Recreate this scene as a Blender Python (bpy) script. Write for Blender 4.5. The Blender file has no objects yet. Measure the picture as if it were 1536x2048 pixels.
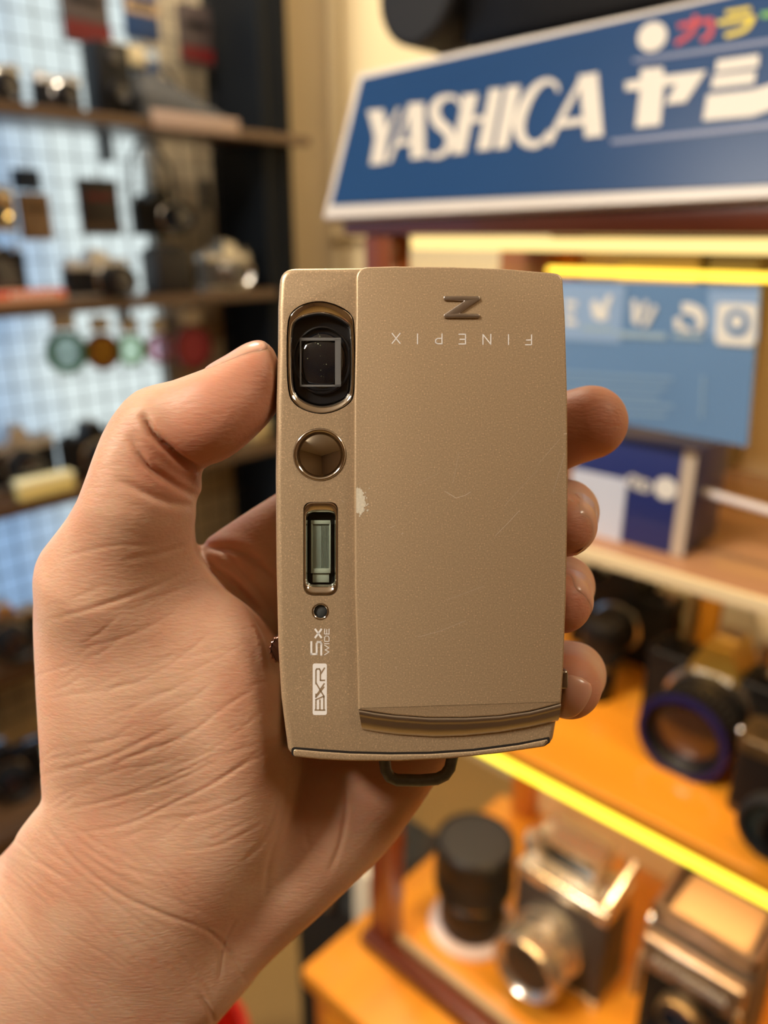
import bpy, bmesh, math, random
import numpy as np
from mathutils import Vector, Matrix, Euler
random.seed(7)
SC = bpy.context.scene
COL = SC.collection
PI = math.pi
# ------------------------------------------------------------------ camera
F_PX = 1540.0                       # focal length in pixels of a 1536x2048 frame
PITCH = math.radians(19.8)
CAM = Vector((0.0, 0.0, 1.5))
HDG = Vector((0.734, 0.679, 0.0)).normalized()
RIGHT = Vector((HDG.y, -HDG.x, 0.0))
FWD = (HDG*math.cos(PITCH) + Vector((0, 0, -math.sin(PITCH)))).normalized()
UPV = RIGHT.cross(FWD).normalized()
cd = bpy.data.cameras.new('camera'); cam = bpy.data.objects.new('camera', cd); COL.objects.link(cam)
R3 = Matrix((RIGHT, UPV, -FWD)).transposed()
cam.matrix_world = Matrix.Translation(CAM) @ R3.to_4x4()
cd.sensor_fit = 'VERTICAL'; cd.sensor_height = 34.6
cd.lens = F_PX/2048*34.6
cd.clip_start = 0.01; cd.clip_end = 50
cd.dof.use_dof = True; cd.dof.focus_distance = 0.153
cd.dof.aperture_fstop = cd.lens/3.3
SC.camera = cam
# ------------------------------------------------------------------ world, exposure
SC.view_settings.view_transform = 'Standard'; SC.view_settings.look = 'None'
SC.view_settings.gamma = 1.0; SC.view_settings.exposure = 0.0
SC.view_settings.use_curve_mapping = False
w = bpy.data.worlds.new('world'); SC.world = w; w.use_nodes = True
w.node_tree.nodes['Background'].inputs[0].default_value = (0.9, 0.82, 0.7, 1)
w.node_tree.nodes['Background'].inputs[1].default_value = 0.1
SC.cycles.max_bounces = 7; SC.cycles.transparent_max_bounces = 10
SC.cycles.sample_clamp_indirect = 6.0
SC.cycles.caustics_reflective = False; SC.cycles.caustics_refractive = False
# ------------------------------------------------------------------ lights of the room
def area_light(name, loc, target, sx, sy, power, color):
    l = bpy.data.lights.new(name, 'AREA'); l.shape = 'RECTANGLE'; l.size = sx; l.size_y = sy
    l.energy = power; l.color = color
    o = bpy.data.objects.new(name, l); COL.objects.link(o); o.location = loc
    o.rotation_euler = (Vector(target)-Vector(loc)).to_track_quat('-Z', 'Y').to_euler()
    return o
area_light('ceiling_light_source', (-0.95, 0.68, 2.72), (0, 0.1, 1.45), 0.5, 0.35, 82, (1.0, 0.90, 0.77))
area_light('ceiling_light_source', (0.6, -0.9, 2.72), (0.3, 0.1, 1.3), 0.5, 0.35, 12, (1.0, 0.84, 0.62))
area_light('ceiling_light_source', (0.9, 1.2, 2.72), (1.5, 1.1, 0.6), 0.5, 0.35, 34, (1.0, 0.86, 0.68))

# ------------------------------------------------------------------ helpers
def lin(c):
    return tuple(((v/255)/12.92 if v/255 <= 0.04045 else ((v/255+0.055)/1.055)**2.4) for v in c)
def pdir(px, py):
    return (RIGHT*((px-768)/F_PX) + UPV*(-(py-1024)/F_PX) + FWD)
def on(axis, val, px, py):
    d = pdir(px, py); t = (val-CAM[axis])/d[axis]
    return CAM + d*t
def onx(X, px, py): return on(0, X, px, py)
def ony(Y, px, py): return on(1, Y, px, py)
def onz(Z, px, py): return on(2, Z, px, py)

def mat(name, base, rough=0.5, metal=0.0, noise=None, bump=None, coat=0.0, emis=None, estr=0.0, trans=0.0, ior=1.45, spec=0.5):
    """noise=(scale, darker factor); bump=(scale, strength, distance)"""
    m = bpy.data.materials.new(name); m.use_nodes = True
    nt = m.node_tree; b = nt.nodes['Principled BSDF']
    b.inputs['Base Color'].default_value = (*base, 1); b.inputs['Roughness'].default_value = rough
    b.inputs['Metallic'].default_value = metal; b.inputs['Coat Weight'].default_value = coat
    b.inputs['Transmission Weight'].default_value = trans; b.inputs['IOR'].default_value = ior
    b.inputs['Specular IOR Level'].default_value = spec
    if emis:
        b.inputs['Emission Color'].default_value = (*emis, 1); b.inputs['Emission Strength'].default_value = estr
    tc = None
    if noise or bump:
        tc = nt.nodes.new('ShaderNodeTexCoord')
    if noise:
        n = nt.nodes.new('ShaderNodeTexNoise'); n.inputs['Scale'].default_value = noise[0]; n.inputs['Detail'].default_value = 5
        nt.links.new(tc.outputs['Object'], n.inputs['Vector'])
        mx = nt.nodes.new('ShaderNodeMix'); mx.data_type = 'RGBA'
        nt.links.new(n.outputs['Fac'], mx.inputs['Factor'])
        mx.inputs[6].default_value = (*[v*noise[1] for v in base], 1)
        mx.inputs[7].default_value = (*[min(1, v*(2-noise[1])) for v in base], 1)
        nt.links.new(mx.outputs[2], b.inputs['Base Color'])
    if bump:
        n = nt.nodes.new('ShaderNodeTexNoise'); n.inputs['Scale'].default_value = bump[0]; n.inputs['Detail'].default_value = 3
        nt.links.new(tc.outputs['Object'], n.inputs['Vector'])
        bp = nt.nodes.new('ShaderNodeBump'); bp.inputs['Strength'].default_value = bump[1]; bp.inputs['Distance'].default_value = bump[2]
        nt.links.new(n.outputs['Fac'], bp.inputs['Height']); nt.links.new(bp.outputs['Normal'], b.inputs['Normal'])
    return m
def wood(name, c1, c2, rough=0.35, axis=1, scale=14, coat=0.3):
    m = bpy.data.materials.new(name); m.use_nodes = True
    nt = m.node_tree; b = nt.nodes['Principled BSDF']; b.inputs['Roughness'].default_value = rough
    b.inputs['Coat Weight'].default_value = coat
    tc = nt.nodes.new('ShaderNodeTexCoord'); mp = nt.nodes.new('ShaderNodeMapping')
    s = [1.0, 1.0, 1.0]; s[axis] = 0.08; mp.inputs['Scale'].default_value = s
    n = nt.nodes.new('ShaderNodeTexNoise'); n.inputs['Scale'].default_value = scale; n.inputs['Detail'].default_value = 6
    n.inputs['Distortion'].default_value = 0.6
    r = nt.nodes.new('ShaderNodeValToRGB')
    r.color_ramp.elements[0].position = 0.35; r.color_ramp.elements[0].color = (*c1, 1)
    r.color_ramp.elements[1].position = 0.68; r.color_ramp.elements[1].color = (*c2, 1)
    nt.links.new(tc.outputs['Object'], mp.inputs[0]); nt.links.new(mp.outputs[0], n.inputs['Vector'])
    nt.links.new(n.outputs['Fac'], r.inputs[0]); nt.links.new(r.outputs[0], b.inputs['Base Color'])
    return m
def emit(name, col, s):
    m = bpy.data.materials.new(name); m.use_nodes = True; nt = m.node_tree
    nt.nodes.clear(); o = nt.nodes.new('ShaderNodeOutputMaterial'); e = nt.nodes.new('ShaderNodeEmission')
    e.inputs[0].default_value = (*col, 1); e.inputs[1].default_value = s; nt.links.new(e.outputs[0], o.inputs[0])
    return m

def clear(name, tint=(1, 1, 1), gloss=0.02, fac=0.08):
    m = bpy.data.materials.new(name); m.use_nodes = True; nt = m.node_tree; nt.nodes.clear(); N = nt.nodes.new
    o = N('ShaderNodeOutputMaterial'); t = N('ShaderNodeBsdfTransparent'); g = N('ShaderNodeBsdfGlossy'); x = N('ShaderNodeMixShader'); lw_ = N('ShaderNodeLayerWeight')
    t.inputs[0].default_value = (*tint, 1); g.inputs['Roughness'].default_value = gloss; lw_.inputs[0].default_value = 0.25
    mt = N('ShaderNodeMath'); mt.operation = 'MULTIPLY_ADD'; mt.inputs[1].default_value = fac*4; mt.inputs[2].default_value = fac
    nt.links.new(lw_.outputs['Fresnel'], mt.inputs[0]); nt.links.new(mt.outputs[0], x.inputs[0]); nt.links.new(t.outputs[0], x.inputs[1]); nt.links.new(g.outputs[0], x.inputs[2]); nt.links.new(x.outputs[0], o.inputs[0])
    return m

class MB:
    def __init__(s): s.bm = bmesh.new()
    def _x(s, vs, M):
        if M is not None: bmesh.ops.transform(s.bm, matrix=M, verts=vs)
    def box(s, lo, hi, bev=0.0, seg=2, M=None):
        r = bmesh.ops.create_cube(s.bm, size=1.0); vs = r['verts']
        c = [(a+b)/2 for a, b in zip(lo, hi)]; d = [abs(b-a) for a, b in zip(lo, hi)]
        for v in vs: v.co = Vector((c[0]+v.co.x*d[0], c[1]+v.co.y*d[1], c[2]+v.co.z*d[2]))
        if bev > 0:
            es = list({e for v in vs for e in v.link_edges})
            r = bmesh.ops.bevel(s.bm, geom=es, offset=min(bev, min(d)*0.45), segments=seg, affect='EDGES', profile=0.5)
            vs = list({v for f in r['faces'] for v in f.verts} | {v for v in vs if v.is_valid})
        s._x(vs, M); return s
    def lathe(s, prof, M=None, seg=40, cap=True):
        """prof: (r, z) from bottom to top, revolved about z"""
        rings = []
        for r, z in prof:
            rings.append([s.bm.verts.new((r*math.cos(2*PI*i/seg), r*math.sin(2*PI*i/seg), z)) for i in range(seg)])
        for a, b in zip(rings, rings[1:]):
            for i in range(seg):
                j = (i+1) % seg; s.bm.faces.new((a[i], a[j], b[j], b[i]))
        if cap:
            if prof[0][0] > 1e-7: s.bm.faces.new(rings[0][::-1])
            if prof[-1][0] > 1e-7: s.bm.faces.new(rings[-1])
        s._x([v for r in rings for v in r], M); return s
    def prism(s, pts, z0, z1, bev=0.0, seg=3, M=None, dome=0.0, backbev=0.0):
        prof = []
        if backbev > 0:
            for k in range(seg+1):
                t = (PI/2)*k/seg; prof.append((backbev*(1-math.sin(t)), z0+backbev*(1-math.cos(t))))
        else: prof.append((0, z0))
        if bev > 0:
            for k in range(seg+1):
                t = (PI/2)*k/seg; prof.append((bev*(1-math.cos(t)), z1-bev*(1-math.sin(t))))
        else: prof.append((0, z1))
        rings = [[s.bm.verts.new((x, y, z)) for x, y in inset(pts, d)] for d, z in prof]
        n = len(pts)
        for a, b in zip(rings, rings[1:]):
            for i in range(n):
                j = (i+1) % n; s.bm.faces.new((a[i], a[j], b[j], b[i]))
        s.bm.faces.new(rings[0][::-1]); s.bm.faces.new(rings[-1])
        s._x([v for r in rings for v in r], M); return s
    def loft(s, rings3, M=None, cap0=False, cap1=False):
        rr = [[s.bm.verts.new(p) for p in r] for r in rings3]; n = len(rr[0])
        for a, b in zip(rr, rr[1:]):
            for i in range(n):
                j = (i+1) % n; s.bm.faces.new((a[i], a[j], b[j], b[i]))
        if cap0: s.bm.faces.new(rr[0][::-1])
        if cap1: s.bm.faces.new(rr[-1])
        s._x([v for r in rr for v in r], M); return s
    def tube(s, pts, r, seg=10, closed=False, M=None):
        pts = [Vector(p) for p in pts]; n = len(pts); rings = []
        up = None
        for i, p in enumerate(pts):
            a = pts[(i-1) % n] if (closed or i > 0) else p; b = pts[(i+1) % n] if (closed or i < n-1) else p
            t = (b-a).normalized()
            if up is None: up = t.orthogonal().normalized()
            up = (up - t*up.dot(t)).normalized(); sd = t.cross(up)
            rr = r[i] if isinstance(r, (list, tuple)) else r
            rings.append([s.bm.verts.new(p + (up*math.cos(2*PI*k/seg) + sd*math.sin(2*PI*k/seg))*rr) for k in range(seg)])
        prs = list(zip(rings, rings[1:])) + ([(rings[-1], rings[0])] if closed else [])
        for a, b in prs:
            for i in range(seg):
                j = (i+1) % seg; s.bm.faces.new((a[i], a[j], b[j], b[i]))
        if not closed: s.bm.faces.new(rings[0][::-1]); s.bm.faces.new(rings[-1])
        s._x([v for q in rings for v in q], M); return s
    def stroke(s, pts, wd, z, M=None):
        """flat ribbon in xy at height z, square ends"""
        vs = []
        for a, b in zip(pts, pts[1:]):
            a = Vector(a); b = Vector(b); t = (b-a).normalized()*wd/2; nn = Vector((-t.y, t.x))
            q = [a-t-nn, b+t-nn, b+t+nn, a-t+nn]
            v = [s.bm.verts.new((p.x, p.y, z)) for p in q]; s.bm.faces.new(v); vs += v
        s._x(vs, M); return s
    def poly(s, pts, z=0.0, M=None):
        v = [s.bm.verts.new((p[0], p[1], z)) for p in pts]; s.bm.faces.new(v); s._x(v, M); return s
    def build(s, name, m, parent=None, smooth=True, ang=38):
        bmesh.ops.recalc_face_normals(s.bm, faces=s.bm.faces)
        me = bpy.data.meshes.new(name); s.bm.to_mesh(me); s.bm.free()
        if smooth:
            me.polygons.foreach_set('use_smooth', [True]*len(me.polygons)); me.set_sharp_from_angle(angle=math.radians(ang))
        o = bpy.data.objects.new(name, me); COL.objects.link(o)
        if m: me.materials.append(m)
        if parent: o.parent = parent
        return o
def inset(pts, d):
    if abs(d) < 1e-12: return list(pts)
    n = len(pts); out = []
    for i in range(n):
        p = Vector(pts[i]); a = Vector(pts[i-1]); b = Vector(pts[(i+1) % n])
        e1 = (p-a); e2 = (b-p)
        if e1.length < 1e-12 or e2.length < 1e-12: out.append((p.x, p.y)); continue
        e1.normalize(); e2.normalize()
        n1 = Vector((-e1.y, e1.x)); n2 = Vector((-e2.y, e2.x)); m = (n1+n2)
        k = m.length_squared
        q = p + m*(2*d/max(k, 1.0))
        out.append((q.x, q.y))
    return out
def rpoly(pts, seg=6):
    """pts (x, y, r): polygon with filleted corners, CCW out"""
    P2 = [(p[0], p[1], p[2] if len(p) > 2 else 0) for p in pts]
    A = sum(a[0]*b[1]-b[0]*a[1] for a, b in zip(P2, P2[1:]+P2[:1]))
    if A < 0: P2 = P2[::-1]
    out = []; n = len(P2)
    for i in range(n):
        p = Vector(P2[i][:2]); a = Vector(P2[i-1][:2]); b = Vector(P2[(i+1) % n][:2]); r = P2[i][2]
        if r <= 0: out.append((p.x, p.y)); continue
        u = (a-p); v = (b-p); lu = u.length; lv = v.length; u.normalize(); v.normalize()
        ang = u.angle(v); t = min(r/math.tan(ang/2), lu*0.49, lv*0.49)
        s0 = p+u*t; s1 = p+v*t
        for k in range(seg+1):
            q = k/seg; x = s0*(1-q)**2 + p*2*q*(1-q) + s1*q*q; out.append((x.x, x.y))
    return out
def smooth_closed(pts, n=96):
    """closed Catmull-Rom through pts, resampled evenly by arc length, CCW"""
    A = sum(a[0]*b[1]-b[0]*a[1] for a, b in zip(pts, pts[1:]+pts[:1]))
    if A < 0: pts = pts[::-1]
    P = [np.array(p, float) for p in pts]; m = len(P); d = []
    for i in range(m):
        p0, p1, p2, p3 = P[i-1], P[i], P[(i+1) % m], P[(i+2) % m]
        for k in range(12):
            t = k/12; d.append(0.5*((2*p1)+(-p0+p2)*t+(2*p0-5*p1+4*p2-p3)*t*t+(-p0+3*p1-3*p2+p3)*t**3))
    return resample([tuple(x) for x in d], n)
def resample(pts, n):
    P = np.array(pts+[pts[0]], float); L = np.r_[0, np.cumsum(np.hypot(*np.diff(P, axis=0).T))]
    t = np.linspace(0, L[-1], n, endpoint=False)
    return list(zip(np.interp(t, L, P[:, 0]), np.interp(t, L, P[:, 1])))
def circ(cx, cy, r, n=64): return [(cx+r*math.cos(2*PI*i/n), cy+r*math.sin(2*PI*i/n)) for i in range(n)]
def tag(o, label=None, cat=None, group=None, kind=None):
    if label: o['label'] = label
    if cat: o['category'] = cat
    if group: o['group'] = group
    if kind: o['kind'] = kind
    return o
def empty(name, M=None, loc=None):
    o = bpy.data.objects.new(name, None); COL.objects.link(o); o.empty_display_size = 0.02
    if M is not None: o.matrix_world = M
    if loc is not None: o.location = loc
    return o
def T(x, y, z): return Matrix.Translation((x, y, z))
def RX(a): return Matrix.Rotation(a, 4, 'X')
def RY(a): return Matrix.Rotation(a, 4, 'Y')
def RZ(a): return Matrix.Rotation(a, 4, 'Z')
# the hand-held frame: x right, y up, z toward the viewer, origin 150 mm in front of the lens, metres
D0 = 150.0
HELD = Matrix.Translation(CAM + FWD*D0*0.001) @ R3.to_4x4()
def P(px, py, z=0.0):
    """photo position at depth z (mm) in the held frame, in metres"""
    k = (D0-z)/F_PX*0.001
    return ((px-768)*k, -(py-1024)*k)
def PP(pts, z=0.0): return [(*P(p[0], p[1], z), (p[2]*(D0-z)/F_PX*0.001 if len(p) > 2 else 0)) for p in pts]
# ------------------------------------------------------------------ the shop: room shell
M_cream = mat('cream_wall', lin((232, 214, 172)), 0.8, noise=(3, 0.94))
M_ceil = mat('ceiling_paint', lin((225, 212, 188)), 0.85)
M_floor = mat('beige_floor', lin((150, 118, 66)), 0.55, noise=(4, 0.9))
M_black_trim = mat('black_lacquer', (0.005, 0.007, 0.010), 0.5, spec=0.15)
M_grid = mat('wire_coat', (0.05, 0.055, 0.06), 0.4)
YW = 1.70      # plane of the shelf wall behind the grid
YS = 1.48      # front edge of the wall shelves
XF = 1.62      # far cream wall
def struct(name, mb, m): o = mb.build(name, m, smooth=False); o['kind'] = 'structure'; return o
struct('floor', MB().box((-2.6, -2.4, -0.1), (XF+0.1, 2.0, 0)), M_floor)
struct('ceiling', MB().box((-2.6, -2.4, 2.75), (XF+0.1, 2.0, 2.85)), M_ceil)
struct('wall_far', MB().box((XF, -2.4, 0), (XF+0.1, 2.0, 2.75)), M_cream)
struct('wall_rear', MB().box((-2.6, -2.4, 0), (-2.5, 2.0, 2.75)), mat('rear_wall', lin((150, 122, 86)), 0.8))
struct('wall_right', MB().box((-2.5, -2.4, 0), (XF, -2.3, 2.75)), mat('right_wall', lin((120, 92, 62)), 0.8))
# shelf wall: opening for a frosted window, wall around it
wx1 = ony(YW, 300, 330).x; wx0 = -0.6
wz0, wz1 = 0.55, 2.45
mb = MB()
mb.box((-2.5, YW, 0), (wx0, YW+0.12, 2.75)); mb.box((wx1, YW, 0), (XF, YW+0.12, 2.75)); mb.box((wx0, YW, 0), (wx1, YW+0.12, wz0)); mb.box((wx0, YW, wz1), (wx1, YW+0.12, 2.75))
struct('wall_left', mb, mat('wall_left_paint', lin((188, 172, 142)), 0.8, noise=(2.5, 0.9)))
def window_mat():
    m = bpy.data.materials.new('frosted_daylight'); m.use_nodes = True; nt = m.node_tree; nt.nodes.clear(); N = nt.nodes.new; Lk = nt.links.new
    o = N('ShaderNodeOutputMaterial'); e = N('ShaderNodeEmission'); tc = N('ShaderNodeTexCoord')
    n = N('ShaderNodeTexNoise'); n.inputs['Scale'].default_value = 2.6; n.inputs['Detail'].default_value = 2; Lk(tc.outputs['Object'], n.inputs['Vector'])
    sp = N('ShaderNodeSeparateXYZ'); Lk(tc.outputs['Object'], sp.inputs[0])
    mr = N('ShaderNodeMapRange'); mr.inputs['From Min'].default_value = 0.58; mr.inputs['From Max'].default_value = 0.88; Lk(sp.outputs['X'], mr.inputs['Value'])
    ad = N('ShaderNodeMath'); ad.operation = 'MULTIPLY_ADD'; ad.inputs[1].default_value = 0.9; Lk(n.outputs['Fac'], ad.inputs[0]); 
    sb = N('ShaderNodeMath'); sb.operation = 'SUBTRACT'; sb.inputs[1].default_value = 0.45; Lk(mr.outputs[0], sb.inputs[0]); Lk(sb.outputs[0], ad.inputs[2])
    r = N('ShaderNodeValToRGB'); e0 = r.color_ramp.elements; e0[0].position = 0.15; e0[0].color = (*lin((138, 168, 202)), 1); e0[1].position = 0.85; e0[1].color = (*lin((214, 226, 224)), 1)
    Lk(ad.outputs[0], r.inputs[0]); Lk(r.outputs[0], e.inputs[0]); e.inputs[1].default_value = 1.12; Lk(e.outputs[0], o.inputs[0])
    return m
o = MB().box((wx0, YW+0.03, wz0), (wx1, YW+0.05, wz1)).build('window_1', window_mat(), smooth=False); o['kind'] = 'structure'
o = MB().box((wx1-0.01, YW-0.005, wz0), (wx1+0.012, YW+0.02, wz1)).build('window_frame', mat('grey_frame', (0.35, 0.36, 0.36), 0.5), None, smooth=False); o['kind'] = 'structure'
o.name = 'trim_2'
# black pillar that ends the shelf wall
cx0 = ony(YS+0.02, 515, 100).x; cx1 = ony(YS+0.02, 576, 100).x
b = MB(); b.box((cx0, YS+0.02, 0), (cx1, YW, 2.75), 0.004); 
for k in range(1):
    xx = cx0+(cx1-cx0)*(0.7+0.25*k); b.box((xx-0.006, YS+0.012, 0), (xx+0.006, YS+0.03, 2.75), 0.003)
struct('trim_1', b, M_black_trim)
# far wall panelling
b = MB(); y0 = onx(XF-0.012, 592, 100).y; y1 = onx(XF-0.012, 612, 100).y
b.box((XF-0.03, y1, onx(XF, 600, 165).z), (XF, y0+0.3, 2.75), 0.003)
b.box((XF-0.012, onx(XF, 690, 300).y-0.003, 0), (XF, onx(XF, 690, 300).y+0.003, 2.75)); b.box((XF-0.012, -0.5, onx(XF, 630, 478).z-0.004), (XF, y0+0.3, onx(XF, 630, 478).z+0.004))
struct('trim_3', b, mat('wall_batten', lin((176, 154, 112)), 0.7))
# ceiling lights
for i, (x, y, lab) in enumerate([(-0.95, 0.68, 'rectangular ceiling light with white diffuser above the hand, nearest the shelf wall'), (0.6, -0.9, 'rectangular ceiling light with white diffuser nearest the right wall'), (0.9, 1.2, 'rectangular ceiling light with white diffuser over the floor between shelves and cabinet')]):
    t = empty('ceiling_light', loc=(x, y, 2.75)); tag(t, lab, 'ceiling light', 'ceiling lights')
    MB().box((-0.28, -0.2, -0.02), (0.28, 0.2, 0.0), 0.004).build('frame', mat('light_frame', (0.8, 0.8, 0.78), 0.5), t)
    MB().box((-0.25, -0.175, -0.024), (0.25, 0.175, -0.018)).build('diffuser', emit('diffuser_light', (1, 0.88, 0.7), 6), t)
# wire grid in front of the wall
b = MB(); gy = YW-0.045; gx0, gx1 = -0.15, cx0+0.02
x = gx0
while x < gx1:
    b.box((x-0.0012, gy-0.0012, 0.45), (x+0.0012, gy+0.0012, 2.5)); x += 0.05
z = 0.45
while z < 2.5:
    b.box((gx0, gy-0.0036, z-0.0012), (gx1, gy-0.0012, z+0.0012)); z += 0.05
o = b.build('wire_grid_panel', M_grid, smooth=False); tag(o, 'dark wire grid display panel covering the bright frosted window and wall', 'display grid')
# ------------------------------------------------------------------ stock builders: cameras, lenses
K_blk = mat('camera_black', (0.005, 0.005, 0.006), 0.42, spec=0.3, noise=(60, 0.7))
K_leather = mat('leatherette', (0.007, 0.006, 0.006), 0.6, spec=0.25, bump=(900, 0.5, 0.0004))
K_chrome = mat('satin_chrome', (0.62, 0.60, 0.57), 0.25, 1.0)
K_silver = mat('silver_paint', (0.55, 0.53, 0.50), 0.35, 0.8)
K_glass = mat('front_glass', (0.01, 0.012, 0.02), 0.03, coat=1.0, spec=0.9)
K_rub = mat('rubber', (0.014, 0.014, 0.015), 0.6)
K_white = mat('white_marking', (0.78, 0.76, 0.70), 0.5)
K_blue = mat('blue_reflection', (0.004, 0.006, 0.07), 0.3)  # blue reflection on the lens rim, put into the ring's colour
K_brass = mat('brass', (0.75, 0.52, 0.18), 0.25, 1.0)
K_brown = mat('brown_leather', (0.10, 0.045, 0.02), 0.5)
def lens_profile(r, l, n=5):
    pr = [(r*0.86, 0), (r*0.86, l*0.06)]; z = l*0.06
    for k in range(n):
        rr_ = r*(1.0 if k % 2 == 0 else 0.93); z1 = z+l*0.9/n
        pr += [(rr_, z+0.0006), (rr_, z1-0.0006)]; z = z1
    pr += [(r*0.97, l*0.99), (r*0.9, l)]
    return pr
def add_lens(parent, x, y, z, r, l, m=None, M0=None, cap=None, ring=None, tilt=0):
    """lens pointing along local -y from (x, y, z)"""
    M = T(x, y, z) @ RX(PI/2)
    bl = MB().lathe(lens_profile(r, l), M, 44, cap=False)
    bl.lathe([(r*0.9, l), (r*0.84, l*0.93), (r*0.72, l*0.86)], M, 44, cap=False)
    bo = bl.build('lens_barrel', m or K_blk, parent)
    MB().lathe([(r*0.73, l*0.86), (r*0.5, l*0.9), (r*0.2, l*0.925), (1e-7, l*0.93)], M, 40).build('lens_glass', cap or K_glass, bo)
    b = MB()
    for k in range(36):
        a = 2*PI*k/36; b.box((-r*0.03, r*0.985, l*0.46), (r*0.03, r*1.03, l*0.76), M=M @ RZ(a))
    b.build('focus_grip', K_rub if m is None else m, bo, smooth=False)
    if ring:
        MB().lathe([(r*0.91, l*0.98), (r*1.05, l*0.98), (r*1.05, l*1.05), (r*0.91, l*1.05), (r*0.91, l*0.98)], M, 44, cap=False).build('filter_ring', ring, bo)
    return bo
def slr(name, loc, rz, label, cat='camera', group=None, w=0.14, h=0.088, d=0.04, top=None, skin_=None, lens=(0.03, 0.045), prism=True, text=None, lens_m=None, ring=None, knobs=True, cap=None, lx=0.0, prism_m=None):
    t = empty(name, M=T(*loc) @ RZ(rz)); tag(t, label, cat, group)
    top = top or K_blk; skin_ = skin_ or K_leather
    MB().prism(rpoly([(-w/2, -d/2, 0.012), (w/2, -d/2, 0.012), (w/2, d/2, 0.012), (-w/2, d/2, 0.012)], 6), h*0.1, h*0.74).build('body', skin_, t)
    b = MB(); o = rpoly([(-w/2, -d/2, 0.012), (w/2, -d/2, 0.012), (w/2, d/2, 0.012), (-w/2, d/2, 0.012)], 6)
    o = [(x*1.01, y*1.02) for x, y in o]
    b.prism(o, h*0.74, h*0.9, bev=0.003); b.build('top_plate', top, t)
    MB().prism(o, 0, h*0.1, backbev=0.002).build('base_plate', top, t)
    if prism:
        b = MB(); pw = 0.024
        b.loft([[Vector((sx*k[0], k[1]+(-d*0.62 if sy < 0 else d*0.5), k[2])) for sx, sy in ((-1, -1), (1, -1), (1, 1), (-1, 1))] for k in [(pw, 0, h*0.7), (pw, 0, h*0.92), (pw*0.55, 0.004, h*1.18), (pw*0.5, 0.006, h*1.2)]], cap0=True, cap1=True)
        b.build('prism_housing', prism_m or top, t, ang=20)
        MB().box((-0.011, -0.002, h*1.19), (0.011, d*0.5, h*1.235), 0.001).build('hot_shoe', K_chrome, t)
    if knobs:
        MB().lathe([(0.0095, 0), (0.0095, 0.007), (0.0085, 0.008), (0.003, 0.008)], T(w*0.3, 0, h*0.9), 24).build('shutter_dial', top if top is not K_blk else K_blk, t)
        MB().lathe([(0.005, 0), (0.005, 0.006), (0.0035, 0.007)], T(w*0.42, -d*0.2, h*0.9), 20).build('shutter_button', K_chrome, t)
        MB().lathe([(0.010, 0), (0.010, 0.006), (0.006, 0.0065), (0.006, 0.010), (0.004, 0.0105)], T(-w*0.36, 0, h*0.9), 24).build('rewind_knob', top, t)
        MB().box((w*0.30, -d*0.35, h*0.985), (w*0.49, -d*0.05, h*1.01), 0.001).build('advance_lever', K_chrome, t)
    MB().lathe([(lens[0]*1.12, 0), (lens[0]*1.12, 0.004), (lens[0], 0.006)], T(lx, -d/2, h*0.44) @ RX(PI/2), 36).build('lens_mount', K_chrome, t)
    add_lens(t, lx, -d/2-0.005, h*0.44, lens[0], lens[1], lens_m, ring=ring, cap=cap)
    for sx in (-1, 1):
        MB().lathe([(0.0035, 0), (0.0035, 0.004)], T(sx*w/2, 0, h*0.8) @ RY(sx*PI/2), 12).build('strap_lug', K_chrome, t)
    if text: make_text(text, t, -0.02, -d*0.62-0.0008, h*0.82, 0.011, K_white)
    return t
def make_text(s, parent, x, y, z, size, m, bold=0.0004, name='lettering'):
    cu = bpy.data.curves.new('t', 'FONT'); cu.body = s; cu.size = size; cu.offset = bold; cu.extrude = 0.0003; cu.align_x = 'CENTER'
    to = bpy.data.objects.new('t', cu); COL.objects.link(to); dg = bpy.context.evaluated_depsgraph_get()
    me = bpy.data.meshes.new_from_object(to.evaluated_get(dg)); bpy.data.objects.remove(to, do_unlink=True)
    me.transform(T(x+0.02, y, z) @ RX(PI/2)); me.materials.clear(); me.materials.append(m)
    o = bpy.data.objects.new(name, me); COL.objects.link(o); o.parent = parent
    return o
def standing_lens(name, loc, label, r, h, group=None, m=None, base_ring=None, tilt=0):
    t = empty(name, loc=loc); tag(t, label, 'lens', group)
    bo = MB().lathe([(r*0.8, 0), (r*0.8, h*0.08), (r*0.86, h*0.1), (r*0.86, h*0.4), (r*0.8, h*0.42), (r*0.8, h*0.47), (r*0.98, h*0.5), (r*0.98, h*0.72), (r, h*0.73), (r, h*0.98), (r*0.94, h), (r*0.9, h*0.97)], None, 48).build('lens_barrel', m or K_blk, t)
    MB().lathe([(r*0.905, h*0.965), (r*0.9, h*0.985), (1e-7, h*0.985)], None, 40).build('lens_cap', K_rub, t)
    b = MB()
    for k in range(40):
        a = 2*PI*k/40; b.box((-r*0.03, r*0.97, h*0.52), (r*0.03, r*1.01, h*0.7), M=RZ(a))
    b.build('focus_grip', K_rub, t, smooth=False)
    MB().lathe([(r*0.81, h*0.425), (r*0.83, h*0.43), (r*0.83, h*0.46), (r*0.81, h*0.465)], None, 40, cap=False).build('scale_ring', K_chrome, t)
    if base_ring: MB().lathe([(r*0.8, 0.0), (r*1.12, 0.0), (r*1.12, 0.006), (r*0.8, 0.008)], None, 48, cap=False).build('mount_ring', base_ring, t)
    return t
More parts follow.
